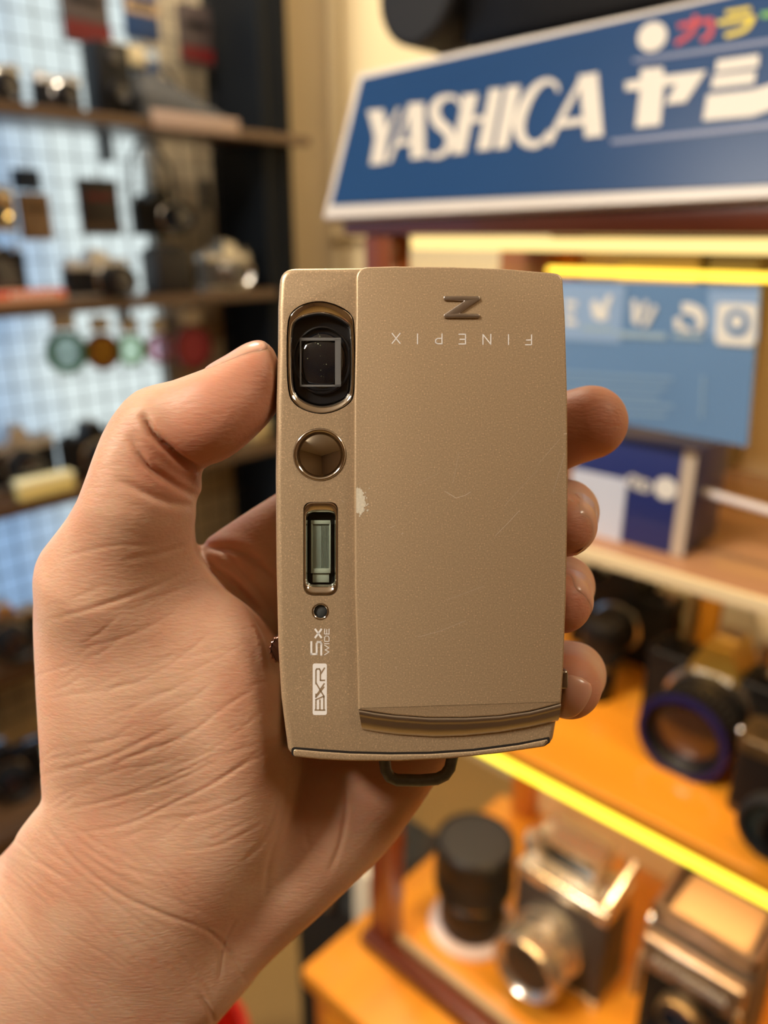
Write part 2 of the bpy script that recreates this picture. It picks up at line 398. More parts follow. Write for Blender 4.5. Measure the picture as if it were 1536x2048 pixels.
# ------------------------------------------------------------------ the wooden display cabinet
C = 0.56
W_red = wood('mahogany', (0.07, 0.014, 0.006), (0.14, 0.032, 0.012), 0.3, scale=18)
W_or = wood('honey_wood', (0.66, 0.235, 0.014), (0.84, 0.34, 0.028), 0.3, scale=16)
W_or_v = wood('honey_wood_upright', (0.50, 0.15, 0.015), (0.62, 0.21, 0.025), 0.35, axis=2, scale=16)
M_pane = clear('cabinet_glass', fac=0.004)
M_board = mat('cream_backboard', lin((226, 205, 165)), 0.7, noise=(5, 0.93))
LED = emit('led_glow', (1.0, 0.72, 0.26), 1.5); LED2 = emit('led_glow_lower', (1.0, 0.80, 0.05), 2.5)
yL = onx(C, 727, 500).y; yR = -0.15
zr0 = onx(C, 1100, 471).z; zt = zr0+0.021
d1 = onx(C, 1536, 1203).z; d2 = onx(C, 1230, 1640).z; d3 = onx(C, 740, 1880).z
xb = 0.93
cab = empty('display_cabinet', loc=(0, 0, 0)); tag(cab, 'honey and mahogany wooden display cabinet with glass front and lit shelves', 'display cabinet')
b = MB(); b.box((C-0.004, yR, zr0), (xb+0.02, onx(C, 690, 450).y, zt), 0.004); b.build('top_board', W_red, cab)
b = MB(); b.box((C, yL-0.035, d3), (C+0.03, yL, zr0), 0.003); b.build('post', W_or_v if False else wood('post_wood', (0.16, 0.035, 0.012), (0.25, 0.06, 0.016), 0.3, axis=2), cab)
pbx = ony(yL-0.015, 1015, 1600).x
MB().box((xb-0.035, yL-0.035, d3), (xb, yL, zr0), 0.003).build('post', W_or_v, cab)
MB().box((C, yR, d3), (C+0.03, yR+0.035, zr0), 0.003).build('post', W_or_v, cab)
MB().box((xb-0.035, yR, d3), (xb, yR+0.035, zr0), 0.003).build('post', W_or_v, cab)
W_deck1 = wood('brown_deck', (0.34, 0.18, 0.10), (0.50, 0.26, 0.13), 0.25, scale=10)
MB().box((C+0.004, yR, d1-0.012), (xb-0.04, yL-0.002, d1), 0.002).build('shelf', W_deck1, cab)
MB().box((C-0.002, yR, d1-0.011), (C+0.004, yL-0.03, d1+0.001), 0.001).build('shelf_edge', mat('pale_edge', lin((238, 214, 168)), 0.4, emis=lin((238, 214, 168)), estr=0.0), cab)
MB().box((C+0.004, yR, d2), (xb-0.04, yL-0.04, d2+0.016), 0.003).build('shelf', W_or, cab)
MB().box((C+0.002, yR, d2-0.010), (C+0.010, yL-0.04, d2-0.002), 0.002).build('light_strip', LED2, cab)
MB().box((C+0.010, yR, zr0-0.012), (C+0.020, yL-0.05, zr0-0.002), 0.002).build('light_strip', LED, cab)
zz = onx(0.86, 1300, 548).z
MB().box((0.86, yR, zz-0.004), (0.872, yL-0.02, zz+0.004), 0.002).build('light_strip', emit('led_reflection', (1.0, 0.62, 0.06), 3.0), cab)  # reflection of the front LEDs, built as a glowing bar
MB().box((xb-0.01, yR+0.03, d3+0.01), (xb, yL-0.03, zr0)).build('back_board', M_board, cab, smooth=False)
MB().box((C+0.03, yR, d3-0.02), (xb, yL, d3), 0.003).build('bottom_board', W_or, cab)
# base with drawer, standing a little proud of the glass front
zb = d3-0.006
p = onz(zb, 600, 1936)
base_x = p.x; base_y = p.y
MB().box((base_x, yR, zb-0.03), (xb, base_y, zb), 0.006).build('base_top', wood('honey_top', (0.66, 0.235, 0.014), (0.80, 0.32, 0.025), 0.3, axis=0, scale=22), cab)
MB().box((base_x+0.012, yR+0.01, 0.04), (xb, base_y-0.012, zb-0.03), 0.004).build('base_box', W_or_v, cab)
dr = MB().box((base_x+0.002, yR+0.05, 0.2), (base_x+0.014, base_y-0.04, zb-0.05), 0.003).build('drawer', W_or, cab)
MB().lathe([(0.006, 0), (0.006, 0.012), (0.014, 0.018), (0.012, 0.026)], T(base_x+0.002, (yR+base_y)/2, 0.35) @ RY(-PI/2), 20).build('drawer_knob', K_brass, dr)
# dark rail in front of the lower glass
pa = onz(zb+0.012, 722, 1872); pb = onz(zb+0.012, 960, 2060)
MB().box((pa.x-0.004, yR, zb), (pa.x+0.022, pa.y, zb+0.022), 0.006, 3).build('bottom_rail', W_red, cab)
MB().box((pa.x+0.022, yR, zb), (pa.x+0.032, yL-0.03, zb+0.026), 0.002).build('glass_channel', mat('channel', lin((176, 150, 112)), 0.4), cab)
MB().box((C+0.012, yR+0.035, d3), (C+0.016, yL-0.035, d2-0.01)).build('glass_pane', M_pane, cab, smooth=False)
MB().box((C+0.034, yL-0.014, d3), (xb-0.036, yL-0.010, zr0-0.02)).build('glass_pane', M_pane, cab, smooth=False)
for (z, n, e, xx) in [(zr0-0.016, 'top', 0.7, C+0.03), (d2-0.014, 'mid', 2.2, C+0.03), (d1-0.02, 'upper', 0.85, C+0.04)]:
    l = bpy.data.lights.new('strip_light_source', 'AREA'); l.shape = 'RECTANGLE'; l.size = 0.012; l.size_y = yL-yR-0.12; l.energy = e; l.color = (1, 0.66, 0.28)
    o = bpy.data.objects.new('strip_light_source', l); COL.objects.link(o); o.location = (xx, (yL+yR)/2, z); o.rotation_euler = (0, -0.35, 0)
# ---- sign leaning back on top of the cabinet
LEAN = math.radians(18)
s0 = Vector((C-0.012, 0, zt)); sn = Vector((-math.cos(LEAN), 0, math.sin(LEAN))); su = Vector((0, -1, 0)); sv = Vector((math.sin(LEAN), 0, math.cos(LEAN)))
SM = Matrix.Translation(s0) @ Matrix((su, sv, sn)).transposed().to_4x4()
def onsign(px, py):
    d = pdir(px, py); t = (s0-CAM).dot(sn)/d.dot(sn); q = CAM+d*t-s0; return (q.dot(su), q.dot(sv))
sign = empty('shop_sign', M=SM); tag(sign, 'long blue lettered sign with white border leaning on top of the display cabinet', 'sign')
q = [onsign(646, 437), onsign(1900, 378), onsign(1900, -113), onsign(716, 148)]
print('SIGN', q)
MB().prism([q[0], q[1], q[2], q[3]], -0.014, 0, bev=0.001).build('board', mat('sign_white', lin((222, 214, 204)), 0.4), sign)
q = [onsign(663, 411), onsign(1900, 352), onsign(1900, -103), onsign(725, 158)]
MB().prism(q, 0, 0.001).build('face', mat('sign_blue', lin((36, 70, 114)), 0.3, noise=(6, 0.9), spec=0.12), sign, smooth=False)
Mw = mat('sign_letter', lin((220, 212, 198)), 0.45); Mg = mat('sign_line', lin((120, 130, 160)), 0.45)
def z4(x, y): return onsign(700+x/2.898, 80+y/2.898)
def z5(x, y): return onsign(1200+x/4.571, y/4.571)
def vstroke(b, f, pts, wds, z=0.0016, n=8):
    """stroke with changing width, points in zoom pixels"""
    P_ = [np.array(p, float) for p in pts]; out = []; ws = []
    for i in range(len(P_)-1):
        p0 = P_[max(i-1, 0)]; p1 = P_[i]; p2 = P_[i+1]; p3 = P_[min(i+2, len(P_)-1)]
        for k in range(n):
            t = k/n; out.append(0.5*((2*p1)+(-p0+p2)*t+(2*p0-5*p1+4*p2-p3)*t*t+(-p0+3*p1-3*p2+p3)*t**3)); ws.append(wds[i]*(1-t)+wds[i+1]*t)
    out.append(P_[-1]); ws.append(wds[-1]); L_ = []; R_ = []
    for i, p in enumerate(out):
        a = out[max(i-1, 0)]; c = out[min(i+1, len(out)-1)]; t = (c-a)/max(np.linalg.norm(c-a), 1e-9); nn = np.array([-t[1], t[0]])*ws[i]/2
        L_.append(f(*(p+nn))); R_.append(f(*(p-nn)))
    for i in range(len(out)-1): b.poly([L_[i], L_[i+1], R_[i+1], R_[i]], z)
def polyz(b, f, pts, z=0.0015): b.poly([f(*p) for p in pts], z)
def letter(name, fn, m=Mw):
    b = MB(); fn(b); return b.build(name, m, sign, smooth=False)
letter('letter', lambda b: (polyz(b, z4, [(108, 415), (198, 405), (228, 555), (205, 720), (122, 727), (150, 570)]), vstroke(b, z4, [(205, 590), (245, 490), (292, 400)], [30, 22, 18], 0.0017)))
letter('letter', lambda b: (polyz(b, z4, [(345, 372), (435, 368), (442, 685), (358, 696)]), vstroke(b, z4, [(228, 712), (290, 560), (362, 380)], [26, 24, 20], 0.0017), vstroke(b, z4, [(268, 606), (400, 590)], [32, 32], 0.0019)))
letter('letter', lambda b: vstroke(b, z4, [(645, 385), (622, 345), (572, 335), (518, 362), (494, 420), (520, 485), (570, 530), (588, 590), (552, 655), (495, 678), (452, 662)], [14, 22, 30, 48, 62, 66, 64, 52, 36, 28, 20]))
letter('letter', lambda b: (polyz(b, z4, [(662, 322), (748, 314), (672, 660), (595, 666)]), polyz(b, z4, [(815, 290), (888, 284), (822, 638), (742, 645)]), vstroke(b, z4, [(690, 472), (810, 458)], [34, 34], 0.0018)))
letter('letter', lambda b: polyz(b, z4, [(912, 276), (995, 268), (918, 630), (843, 637)]))
letter('letter', lambda b: vstroke(b, z4, [(1212, 305), (1195, 258), (1140, 245), (1075, 290), (1015, 390), (985, 500), (1010, 585), (1075, 612), (1130, 580), (1165, 530)], [16, 26, 32, 46, 62, 66, 54, 40, 26, 16]))
letter('letter', lambda b: (polyz(b, z4, [(1330, 212), (1440, 194), (1472, 560), (1368, 572)]), vstroke(b, z4, [(1155, 605), (1245, 430), (1360, 215)], [32, 32, 28], 0.0017), vstroke(b, z4, [(1215, 492), (1400, 470)], [42, 42], 0.0019)))
letter('letter', lambda b: (polyz(b, z5, [(380, 642), (585, 622), (592, 780), (558, 1152), (330, 1176), (372, 830)]), polyz(b, z5, [(240, 760), (382, 732), (382, 832), (240, 838)], 0.0017), polyz(b, z5, [(580, 704), (982, 655), (790, 945), (602, 966), (705, 778), (580, 800)], 0.0018)))
letter('letter', lambda b: (polyz(b, z5, [(1078, 560), (1462, 505), (1455, 620), (1060, 672)]), polyz(b, z5, [(1042, 700), (1432, 655), (1415, 776), (1020, 822)]), polyz(b, z5, [(985, 876), (1400, 830), (1536, 790), (1760, 700), (1800, 860), (1600, 1000), (1400, 1072), (945, 1112)])))
letter('dot', lambda b: b.poly([z5(485+132*math.cos(a)-22*math.sin(a)*-1, 345-136*math.sin(a)) for a in [2*PI*k/40 for k in range(40)]], 0.0015))
letter('letter', lambda b: (vstroke(b, z5, [(722, 250), (900, 215), (1040, 195)], [46, 46, 46]), vstroke(b, z5, [(1030, 190), (1015, 320), (930, 385)], [50, 48, 40], 0.0017), vstroke(b, z5, [(882, 150), (850, 300), (700, 415)], [46, 46, 42], 0.0018)), mat('sign_red', lin((190, 30, 40)), 0.45))
letter('letter', lambda b: (vstroke(b, z5, [(1160, 132), (1385, 94)], [44, 44]), vstroke(b, z5, [(1082, 222), (1420, 170)], [44, 50]), vstroke(b, z5, [(1405, 165), (1330, 280), (1150, 340)], [56, 46, 44], 0.0017)), mat('sign_yellow', lin((225, 200, 40)), 0.45))
letter('letter', lambda b: vstroke(b, z5, [(1480, 152), (1760, 112)], [50, 50]), mat('sign_green', lin((110, 180, 60)), 0.45))
letter('line', lambda b: vstroke(b, z5, [(310, 565), (1000, 470), (2200, 290)], [30, 38, 44]), Mg)
letter('line', lambda b: vstroke(b, z5, [(110, 1305), (1000, 1215), (2200, 1085)], [36, 42, 48]), Mg)
# ---- large black video camera lying on the cabinet behind the sign
vx = 0.80; pc = onx(vx, 905, 30); pr = onx(vx, 1300, 20)
vc = empty('video_camera', loc=(vx, 0, zt)); tag(vc, 'large black video camera behind the blue sign on the cabinet', 'video camera')
zc = pc.z-zt; r_ = 0.036
MB().box((-0.055, pr.y-0.06, zc-0.05), (0.055, pc.y-0.055, zc+0.10), 0.012, 3).build('body', K_blk, vc)
MB().box((-0.06, pr.y-0.02, 0.0), (0.06, pc.y-0.1, zc-0.048), 0.01, 3).build('base_grip', K_blk, vc)
MB().lathe([(r_*0.9, -0.01), (r_*0.9, 0.03), (r_*1.15, 0.032), (r_*1.25, 0.075), (r_*1.1, 0.076), (r_*0.8, 0.03)], T(0, pc.y-0.06, zc+0.005) @ RX(-PI/2), 40).build('lens_hood', K_rub, vc)
MB().lathe([(0.047, -0.022), (0.052, -0.018), (0.052, 0.018), (0.047, 0.022)], T(-0.058, pc.y-0.01, zc+0.008) @ RY(-PI/2), 44).build('eyecup', K_rub, vc)
MB().box((-0.02, pr.y, zc+0.10), (0.02, pc.y-0.1, zc+0.125), 0.008).build('handle', K_blk, vc)
MB().box((-0.0565, pr.y+0.02, zc+0.01), (-0.055, pr.y+0.09, zc+0.06), 0.0005).build('side_panel', mat('panel_grey', (0.03, 0.03, 0.032), 0.25), vc)
# ---- blue poster and boxes on the upper deck
px_ = C+0.012
def prect(X, c): return [onx(X, *q) for q in c]
def flat_on_x(name, X, pts, m, th=0.0008, parent=None):
    b = MB(); q = [onx(X, *p_) for p_ in pts]; M = Matrix.Translation((X, 0, 0)) @ Matrix(((0, 0, -1, 0), (-1, 0, 0, 0), (0, 1, 0, 0), (0, 0, 0, 1)))
    # local x = -world y, local y = world z, local z = -world x
    b.prism([(-v.y, v.z) for v in q], 0, th, M=M); return b.build(name, m, parent, smooth=False)
po = empty('poster', loc=(0, 0, 0)); tag(po, 'light blue information poster with white icons behind the upper cabinet glass', 'poster')
XP = C+0.010
M_pb = mat('poster_blue', lin((108, 146, 188)), 0.35, noise=(9, 0.88), coat=0.5); M_pw = mat('poster_white', lin((240, 238, 228)), 0.5); M_pl = mat('poster_light', lin((150, 180, 216)), 0.4)
flat_on_x('sheet', XP, [(860, 552), (1524, 571), (1497, 892), (860, 775)], M_pb, 0.003, po)
def zp(x, y): return (1100+x/2.844, 440+y/2.844)
flat_on_x('panel', XP-0.0032, [zp(-400, 345), zp(430, 372), zp(400, 700), zp(-400, 650)], M_pl, 0.0005, po)
flat_on_x('panel', XP-0.0032, [zp(905, 400), zp(1195, 400), zp(1185, 690), zp(900, 660)], M_pl, 0.0005, po)
def icon(*polys, m=M_pw, nm='icon', X=XP-0.004):
    b = MB(); M = Matrix.Translation((X, 0, 0)) @ Matrix(((0, 0, -1, 0), (-1, 0, 0, 0), (0, 1, 0, 0), (0, 0, 0, 1)))
    for p_ in polys:
        v = [onx(X, *zp(*q)) for q in p_]; b.poly([(-w_.y, w_.z) for w_ in v], 0.0003, M)
    return b.build(nm, m, po, smooth=False)
icon([(85, 455), (155, 462), (153, 492), (85, 486)], [(85, 510), (140, 515), (138, 545), (85, 540)], [(85, 565), (155, 572), (152, 602), (85, 596)])
icon([(232, 470), (262, 450), (290, 495), (330, 425), (358, 430), (325, 520), (335, 560), (290, 575), (245, 555)])
icon([(465, 455), (490, 450), (510, 540), (505, 600), (470, 585)], [(512, 500), (545, 455), (560, 465), (522, 570)], [(530, 590), (590, 480), (612, 495), (560, 600), (530, 612)])
icon([(705, 560), (745, 545), (750, 625), (710, 625)], [(750, 470), (800, 470), (865, 500), (888, 560), (870, 625), (825, 640), (838, 590), (825, 550), (790, 535), (752, 530)], [(755, 600), (790, 600), (800, 640), (755, 640)])
icon([(180, 600), (360, 610), (360, 640), (180, 628)], [(375, 632), (660, 645), (660, 680), (375, 665)], [(700, 645), (870, 655), (870, 682), (700, 672)], m=mat('poster_caption', lin((165, 190, 205)), 0.5), nm='caption')
sq = [zp(*q) for q in [(970, 470), (1165, 478), (1180, 495), (1165, 705), (1145, 722), (960, 708), (942, 690), (952, 485)]]
flat_on_x('icon', XP-0.004, sq, M_pw, 0.0005, po)
icon([(1065+72*math.cos(a), 585+78*math.sin(a)) for a in [2*PI*k/28 for k in range(28)]], m=M_pb, X=XP-0.0046)
icon([(1063+38*math.cos(a), 578+40*math.sin(a)) for a in [2*PI*k/20 for k in range(20)]], m=M_pw, X=XP-0.005)
for k in range(5):
    y = 850+k*52; icon([(-100, y), (700-40*(k % 3), y+45), (700-40*(k % 3), y+62), (-100, y+17)], m=mat('poster_text', lin((140, 172, 200)), 0.5) if k == 0 else bpy.data.materials['poster_text'], nm='text_line', X=XP-0.0036)
icon([(865, 880), (880, 881), (868, 1125), (853, 1123)], m=bpy.data.materials['poster_text'], nm='text_frame', X=XP-0.0036)
def xbox(name, X, pts, depth, m, label, cat, **k):
    """box standing on a deck: front face through photo points on the plane x = X"""
    q = [onx(X, *p_) for p_ in pts]; y0 = min(v.y for v in q); y1 = max(v.y for v in q); z1 = max(v.z for v in q); z0 = k.pop('z0', min(v.z for v in q))
    t = empty(name, loc=(X+depth/2, (y0+y1)/2, z0)); tag(t, label, cat, k.get('group'))
    MB().box((-depth/2, -(y1-y0)/2, 0), (depth/2, (y1-y0)/2, z1-z0), 0.0015).build('carton' if cat == 'box' else 'body', m, t)
    return t, (y0, y1, z0, z1)
M_navy = mat('navy_card', lin((34, 48, 110)), 0.4, coat=0.3)
XB = onz(d1, 1366, 1117).x
t, (a0, a1, c0, c1) = xbox('product_box', XB, [(1150, 900), (1384, 900), (1366, 1118)], 0.07, M_navy, 'navy blue carton with white label below the light blue poster', 'box', z0=d1)
h_ = c1-c0; w_ = a1-a0
MB().box((-0.0358, -w_/2, 0.001), (-0.035, -w_/2+0.011, h_)).build('edge_strip', mat('card_edge', lin((196, 180, 160)), 0.5), t)
q1 = onx(XB, 1255, 960); q0 = onx(XB, 1150, 1070)
MB().box((-0.036, q1.y-(a0+a1)/2, q0.z-c0+0.0), (-0.035, w_/2, q1.z-c0)).build('label', mat('white_label', lin((205, 212, 228)), 0.5), t)
tx = make_text('Leo', t, 0, 0, 0, 0.022, K_white, 0.0006); tx.matrix_local = T(-0.0362, onx(XB, 1285, 970).y-(a0+a1)/2, onx(XB, 1285, 978).z-c0) @ RZ(-PI/2); 
tx.data.transform(T(-0.0, 0, 0)); bpy.data.objects.remove(tx, do_unlink=True)
b = MB(); 
for k, (x, y) in enumerate([(1266, 962), (1278, 968), (1291, 972)]):
    q = onx(XB, x, y); b.lathe([(0.0035, 0), (0.0055, 0), (0.0055, 0.0006), (0.0035, 0.0006)], T(-0.0355, q.y-(a0+a1)/2, q.z-c0) @ RY(-PI/2), 20, cap=False)
q = onx(XB, 1332, 977); b.lathe([(0.0095, 0), (0.0095, 0.0006)], T(-0.0355, q.y-(a0+a1)/2, q.z-c0) @ RY(-PI/2), 24)
b.build('lettering', K_white, t)
q0, q1 = onx(C+0.06, 1330, 962), onx(C+0.06, 1760, 1085)
o = MB().tube([q0, (q0+q1)/2, q1], 0.0035, 8).build('cable', mat('white_cable', lin((205, 200, 205)), 0.4)); tag(o, 'white cable running across the upper cabinet deck beside the navy carton', 'cable')
dk = d2+0.016
# spines at the back of the middle tier
for (x0, x1, ytop, col, lab) in [(1165, 1240, 1140, (190, 188, 165), 'cream box at the left of the row behind the middle deck cameras'), (1240, 1285, 1140, (50, 125, 125), 'teal box in the row behind the middle deck cameras'),
                                 (1285, 1310, 1150, (160, 150, 40), 'olive yellow box in the row behind the middle deck cameras'), (1312, 1380, 1165, (205, 200, 170), 'wide cream box right of the olive one behind the cameras'),
                                 (1404, 1445, 1190, (205, 145, 40), 'amber yellow box at the right of the row behind the cameras'), (1448, 1536, 1200, (200, 195, 180), 'pale grey box at the right end of the row behind the cameras')]:
    xbox('product_box', 0.84, [(x0, ytop), (x1, ytop), (x0, ytop+60)], 0.05, mat('card_'+lab.split()[0], lin(col), 0.6), lab, 'box', z0=dk, group='boxes at the back of the middle deck')
for (x0, x1, ytop, col, lab) in [(1000, 1098, 497, (150, 92, 52), 'tall brown carton on the upper deck behind the poster'), (1240, 1400, 500, (196, 176, 130), 'tall beige carton on the upper deck behind the poster'), (1420, 1520, 505, (150, 140, 112), 'tall grey carton at the right of the upper deck')]:
    xbox('product_box', 0.873, [(x0, ytop), (x1, ytop), (x0, ytop+60)], 0.05, mat('carton_'+lab.split()[1], lin(col), 0.6), lab, 'box', z0=d1, group='tall cartons on the upper deck')
# cameras on the middle deck (front faces -x)
RZC = -PI/2
def px_on(X, z, px, py_guess): 
    q = onx(X, px, py_guess); return q.y
y = px_on(C+0.14, dk, 1428, 1330)
slr('film_camera', (C+0.17, y, dk), RZC, 'black film camera with blue reflection on lens and white lettering, largest on the middle deck', group='cameras on the middle deck', w=0.145, h=0.092, d=0.045, lens=(0.041, 0.062), text='NIKON', ring=K_blue, prism_m=mat('gold_reflection', (0.55, 0.36, 0.08), 0.3, 0.8), cap=mat('amber_glass', (0.05, 0.02, 0.01), 0.08, coat=1))  # prism gold is reflected warm light put into the housing colour
b = MB(); 
y = px_on(C+0.10, dk, 1690, 1470)
slr('film_camera', (C+0.085, y, dk), RZC, 'black film camera with brass dial at the front right of the middle deck', group='cameras on the middle deck', w=0.145, h=0.088, d=0.045, lens=(0.030, 0.05), top=mat('worn_black_brass', (0.10, 0.065, 0.03), 0.35, 0.6, noise=(120, 0.5)))
y = px_on(C+0.21, dk, 1215, 1230)
slr('film_camera', (C+0.26, y, dk), RZC, 'dark camera at the left rear of the middle deck behind the finger tips', group='cameras on the middle deck', w=0.13, h=0.10, d=0.04, lens=(0.028, 0.04))
q = onx(C+0.14, 1183, 1400); standing_lens('camera_lens', (C+0.15, q.y, dk), 'slim black lens standing beside the little finger on the middle deck', 0.022, 0.095, m=K_blk)
q = onx(C+0.24, 1500, 1240)
t = empty('lens_hood', M=T(C+0.26, q.y-0.02, dk+0.11)); tag(t, 'white curved plastic lens shade above the rear cameras', 'lens hood')
b = MB().lathe([(0.030, -0.022), (0.045, 0.022), (0.048, 0.022), (0.033, -0.022)], RX(1.2) @ RY(0.5), 40, cap=False); b.build('shade', mat('white_plastic', lin((210, 208, 200)), 0.4), t)
MB().lathe([(0.006, -0.112), (0.006, -0.03)], None, 12).build('stand', K_chrome, t)
t = empty('lens_cap', M=T(onx(C+0.03, 1545, 1705).x, onx(C+0.03, 1545, 1705).y, dk+0.03)); tag(t, 'dark round lens cap standing at the front right edge of the middle deck', 'lens cap')
MB().lathe([(0.024, -0.006), (0.030, -0.006), (0.031, 0.006), (0.026, 0.008), (0.024, -0.006)], RY(-PI/2), 40, cap=False).build('rim', K_rub, t)
MB().lathe([(0.025, -0.002), (0.001, -0.002), (0.001, 0.001), (0.025, 0.001)], RY(-PI/2), 40, cap=False).build('disc', mat('teal_black', (0.01, 0.02, 0.022), 0.3), t)
# ---- bottom tier
q = onz(d3, 925, 1868)
standing_lens('camera_lens', (q.x+0.02, q.y, d3), 'tall black zoom lens standing on a white ring on the lowest deck', 0.052, 0.15, m=K_blk, base_ring=mat('white_ring', lin((225, 205, 200)), 0.35))
# folding medium format camera with silver body
K_sil2 = mat('bright_silver', (0.72, 0.66, 0.58), 0.24, 0.9); K_dk = mat('dark_leather', (0.035, 0.028, 0.028), 0.5, bump=(700, 0.4, 0.0004))
def tier3(X, px, py): return onx(X, px, py)
mA = tier3(C+0.13, 1135, 1752)
mf = empty('medium_format_camera', M=T(C+0.15, mA.y, d3) @ RZ(RZC)); tag(mf, 'silver medium format camera with box viewfinder and chrome lens on the lowest deck', 'camera', 'cameras on the lowest deck')
w2, h2, dd = 0.125, mA.z-d3-0.005, 0.07
print('h2', h2)
MB().box((-w2/2, -dd/2, 0), (w2/2, dd/2, h2*0.88), 0.006).build('body', K_dk, mf)
MB().box((-w2/2-0.001, -dd/2-0.002, h2*0.86), (w2/2+0.001, dd/2, h2), 0.005, 3).build('top_plate', K_sil2, mf)
MB().box((-w2/2-0.001, -dd/2-0.002, 0), (w2/2+0.001, dd/2, h2*0.07), 0.003).build('base_plate', K_sil2, mf)
vf = MB(); vz = h2
for (lo, hi) in [((-0.042, -0.026, vz), (-0.036, 0.02, vz+0.052)), ((0.034, -0.026, vz), (0.04, 0.02, vz+0.052)), ((-0.042, -0.028, vz+0.046), (0.04, 0.022, vz+0.056)), ((-0.036, -0.02, vz), (0.034, -0.016, vz+0.012)), ((-0.036, -0.02, vz+0.036), (0.034, -0.016, vz+0.046))]: vf.box(lo, hi, 0.002)
vfo = vf.build('viewfinder', K_sil2, mf)
MB().box((-0.035, 0.0, vz+0.001), (0.033, 0.018, vz+0.045)).build('viewfinder_glass', K_glass, vfo, smooth=False)
MB().lathe([(0.017, 0), (0.018, 0.004), (0.018, 0.016), (0.015, 0.02), (0.006, 0.021)], T(-w2/2+0.008, 0.0, h2), 30).build('winding_knob', K_sil2, mf)
MB().lathe([(0.013, 0), (0.013, 0.012), (0.009, 0.014)], T(w2/2-0.012, 0.0, h2), 30).build('shutter_dial', K_sil2, mf)
MB().tube([(w2/2-0.004, -0.03, h2+0.006), (w2/2+0.002, 0.02, h2+0.04)], 0.006, 10).build('release_lever', K_sil2, mf)
MB().lathe([(0.046, 0), (0.046, 0.012), (0.043, 0.014)], T(-0.005, -dd/2, h2*0.45) @ RX(PI/2), 44).build('lens_mount', K_sil2, mf)
add_lens(mf, -0.005, -dd/2-0.012, h2*0.45, 0.043, 0.055, K_sil2, cap=mat('black_lens_cap', (0.02, 0.016, 0.014), 0.4))
# twin lens reflex
mB = tier3(C+0.05, 1405, 1872)
tl = empty('twin_lens_camera', M=T(C+0.095, mB.y, d3) @ RZ(RZC)); tag(tl, 'twin lens reflex camera with square viewing hood and pink ringed lens, lowest deck', 'camera', 'cameras on the lowest deck')
w3, h3, d3_ = 0.100, mB.z-d3, 0.09
print('h3', h3)
M_dchr = mat('worn_dark_chrome', (0.28, 0.22, 0.19), 0.3, 0.9, noise=(80, 0.6))
MB().box((-w3/2, -d3_/2, 0), (w3/2, d3_/2, h3*0.96), 0.006).build('body', K_dk, tl)
hd = MB(); hz = h3*0.96
for (lo, hi) in [((-w3/2, -d3_/2, hz), (w3/2, -d3_/2+0.006, hz+0.016)), ((-w3/2, d3_/2-0.006, hz), (w3/2, d3_/2, hz+0.016)), ((-w3/2, -d3_/2, hz), (-w3/2+0.006, d3_/2, hz+0.016)), ((w3/2-0.006, -d3_/2, hz), (w3/2, d3_/2, hz+0.016))]: hd.box(lo, hi, 0.0015)
hdo = hd.build('viewing_hood', M_dchr, tl)
MB().box((-w3/2+0.012, -d3_/2+0.012, hz), (w3/2-0.012, d3_/2-0.012, hz+0.006), 0.001).build('focusing_screen', mat('ground_glass', lin((150, 122, 92)), 0.35), hdo)
MB().box((-w3/2+0.002, -d3_/2-0.022, hz-0.045), (w3/2-0.002, -d3_/2+0.002, hz-0.006), 0.005, 3).build('name_plate', M_dchr, tl)
make_text('AUTOCORD', tl, -0.02, -d3_/2-0.0225, hz-0.030, 0.0125, mat('plate_letter', (0.6, 0.56, 0.5), 0.4), 0.0003)
MB().box((-w3/2+0.006, -d3_/2-0.016, 0.01), (w3/2-0.006, -d3_/2, hz-0.045), 0.004).build('front_panel', K_blk, tl)
for sx in (-1, 1): MB().tube([(sx*(w3/2-0.004), -d3_/2-0.02, hz-0.03), (sx*(w3/2-0.002), -d3_/2-0.02, hz-0.085)], 0.004, 10).build('side_rail', K_chrome, tl)
add_lens(tl, 0, -d3_/2-0.016, hz-0.072, 0.022, 0.018, mat('knurled_brass', (0.30, 0.22, 0.13), 0.35, 0.9, noise=(300, 0.5)))
add_lens(tl, 0, -d3_/2-0.016, hz-0.122, 0.033, 0.052, K_blk, ring=mat('pink_ring', lin((225, 160, 150)), 0.35))
MB().lathe([(0.016, 0), (0.017, 0.012), (0.012, 0.014)], T(-w3/2, 0, hz-0.05) @ RY(-PI/2), 28).build('focus_knob', K_sil2, tl)
# things on the floor to the left of the cabinet
o = empty('waste_bin', loc=(*onz(0.31, 365, 2085).xy, 0)); tag(o, 'red bin on the floor below the wrist', 'bin')
MB().lathe([(0.07, 0.0), (0.095, 0.30), (0.10, 0.305), (0.092, 0.305), (0.066, 0.012)], None, 36).build('tub', mat('red_plastic', lin((190, 30, 12)), 0.4), o)
MB().lathe([(0.096, 0.296), (0.104, 0.298), (0.104, 0.31), (0.096, 0.312)], None, 36, cap=False).build('rim', mat('red_rim', lin((200, 40, 20)), 0.35), o)
q = ony(yL+0.06, 738, 1800)
o = empty('upright_box', loc=(q.x, yL+0.06, 0)); tag(o, 'white upright box beside the left post of the cabinet', 'box')
za, zb_ = ony(yL+0.06, 738, 1850).z, ony(yL+0.06, 738, 1735).z
MB().box((-0.014, -0.02, 0), (0.018, 0.02, zb_), 0.003).build('casing', mat('white_casing', lin((215, 210, 190)), 0.5), o)
q = ony(yL+0.2, 672, 1850)
o = empty('camera_bag', loc=(q.x+0.06, yL+0.2, 0)); tag(o, 'black bag standing on the floor behind the cabinet corner', 'bag')
zt_ = ony(yL+0.2, 680, 1760).z
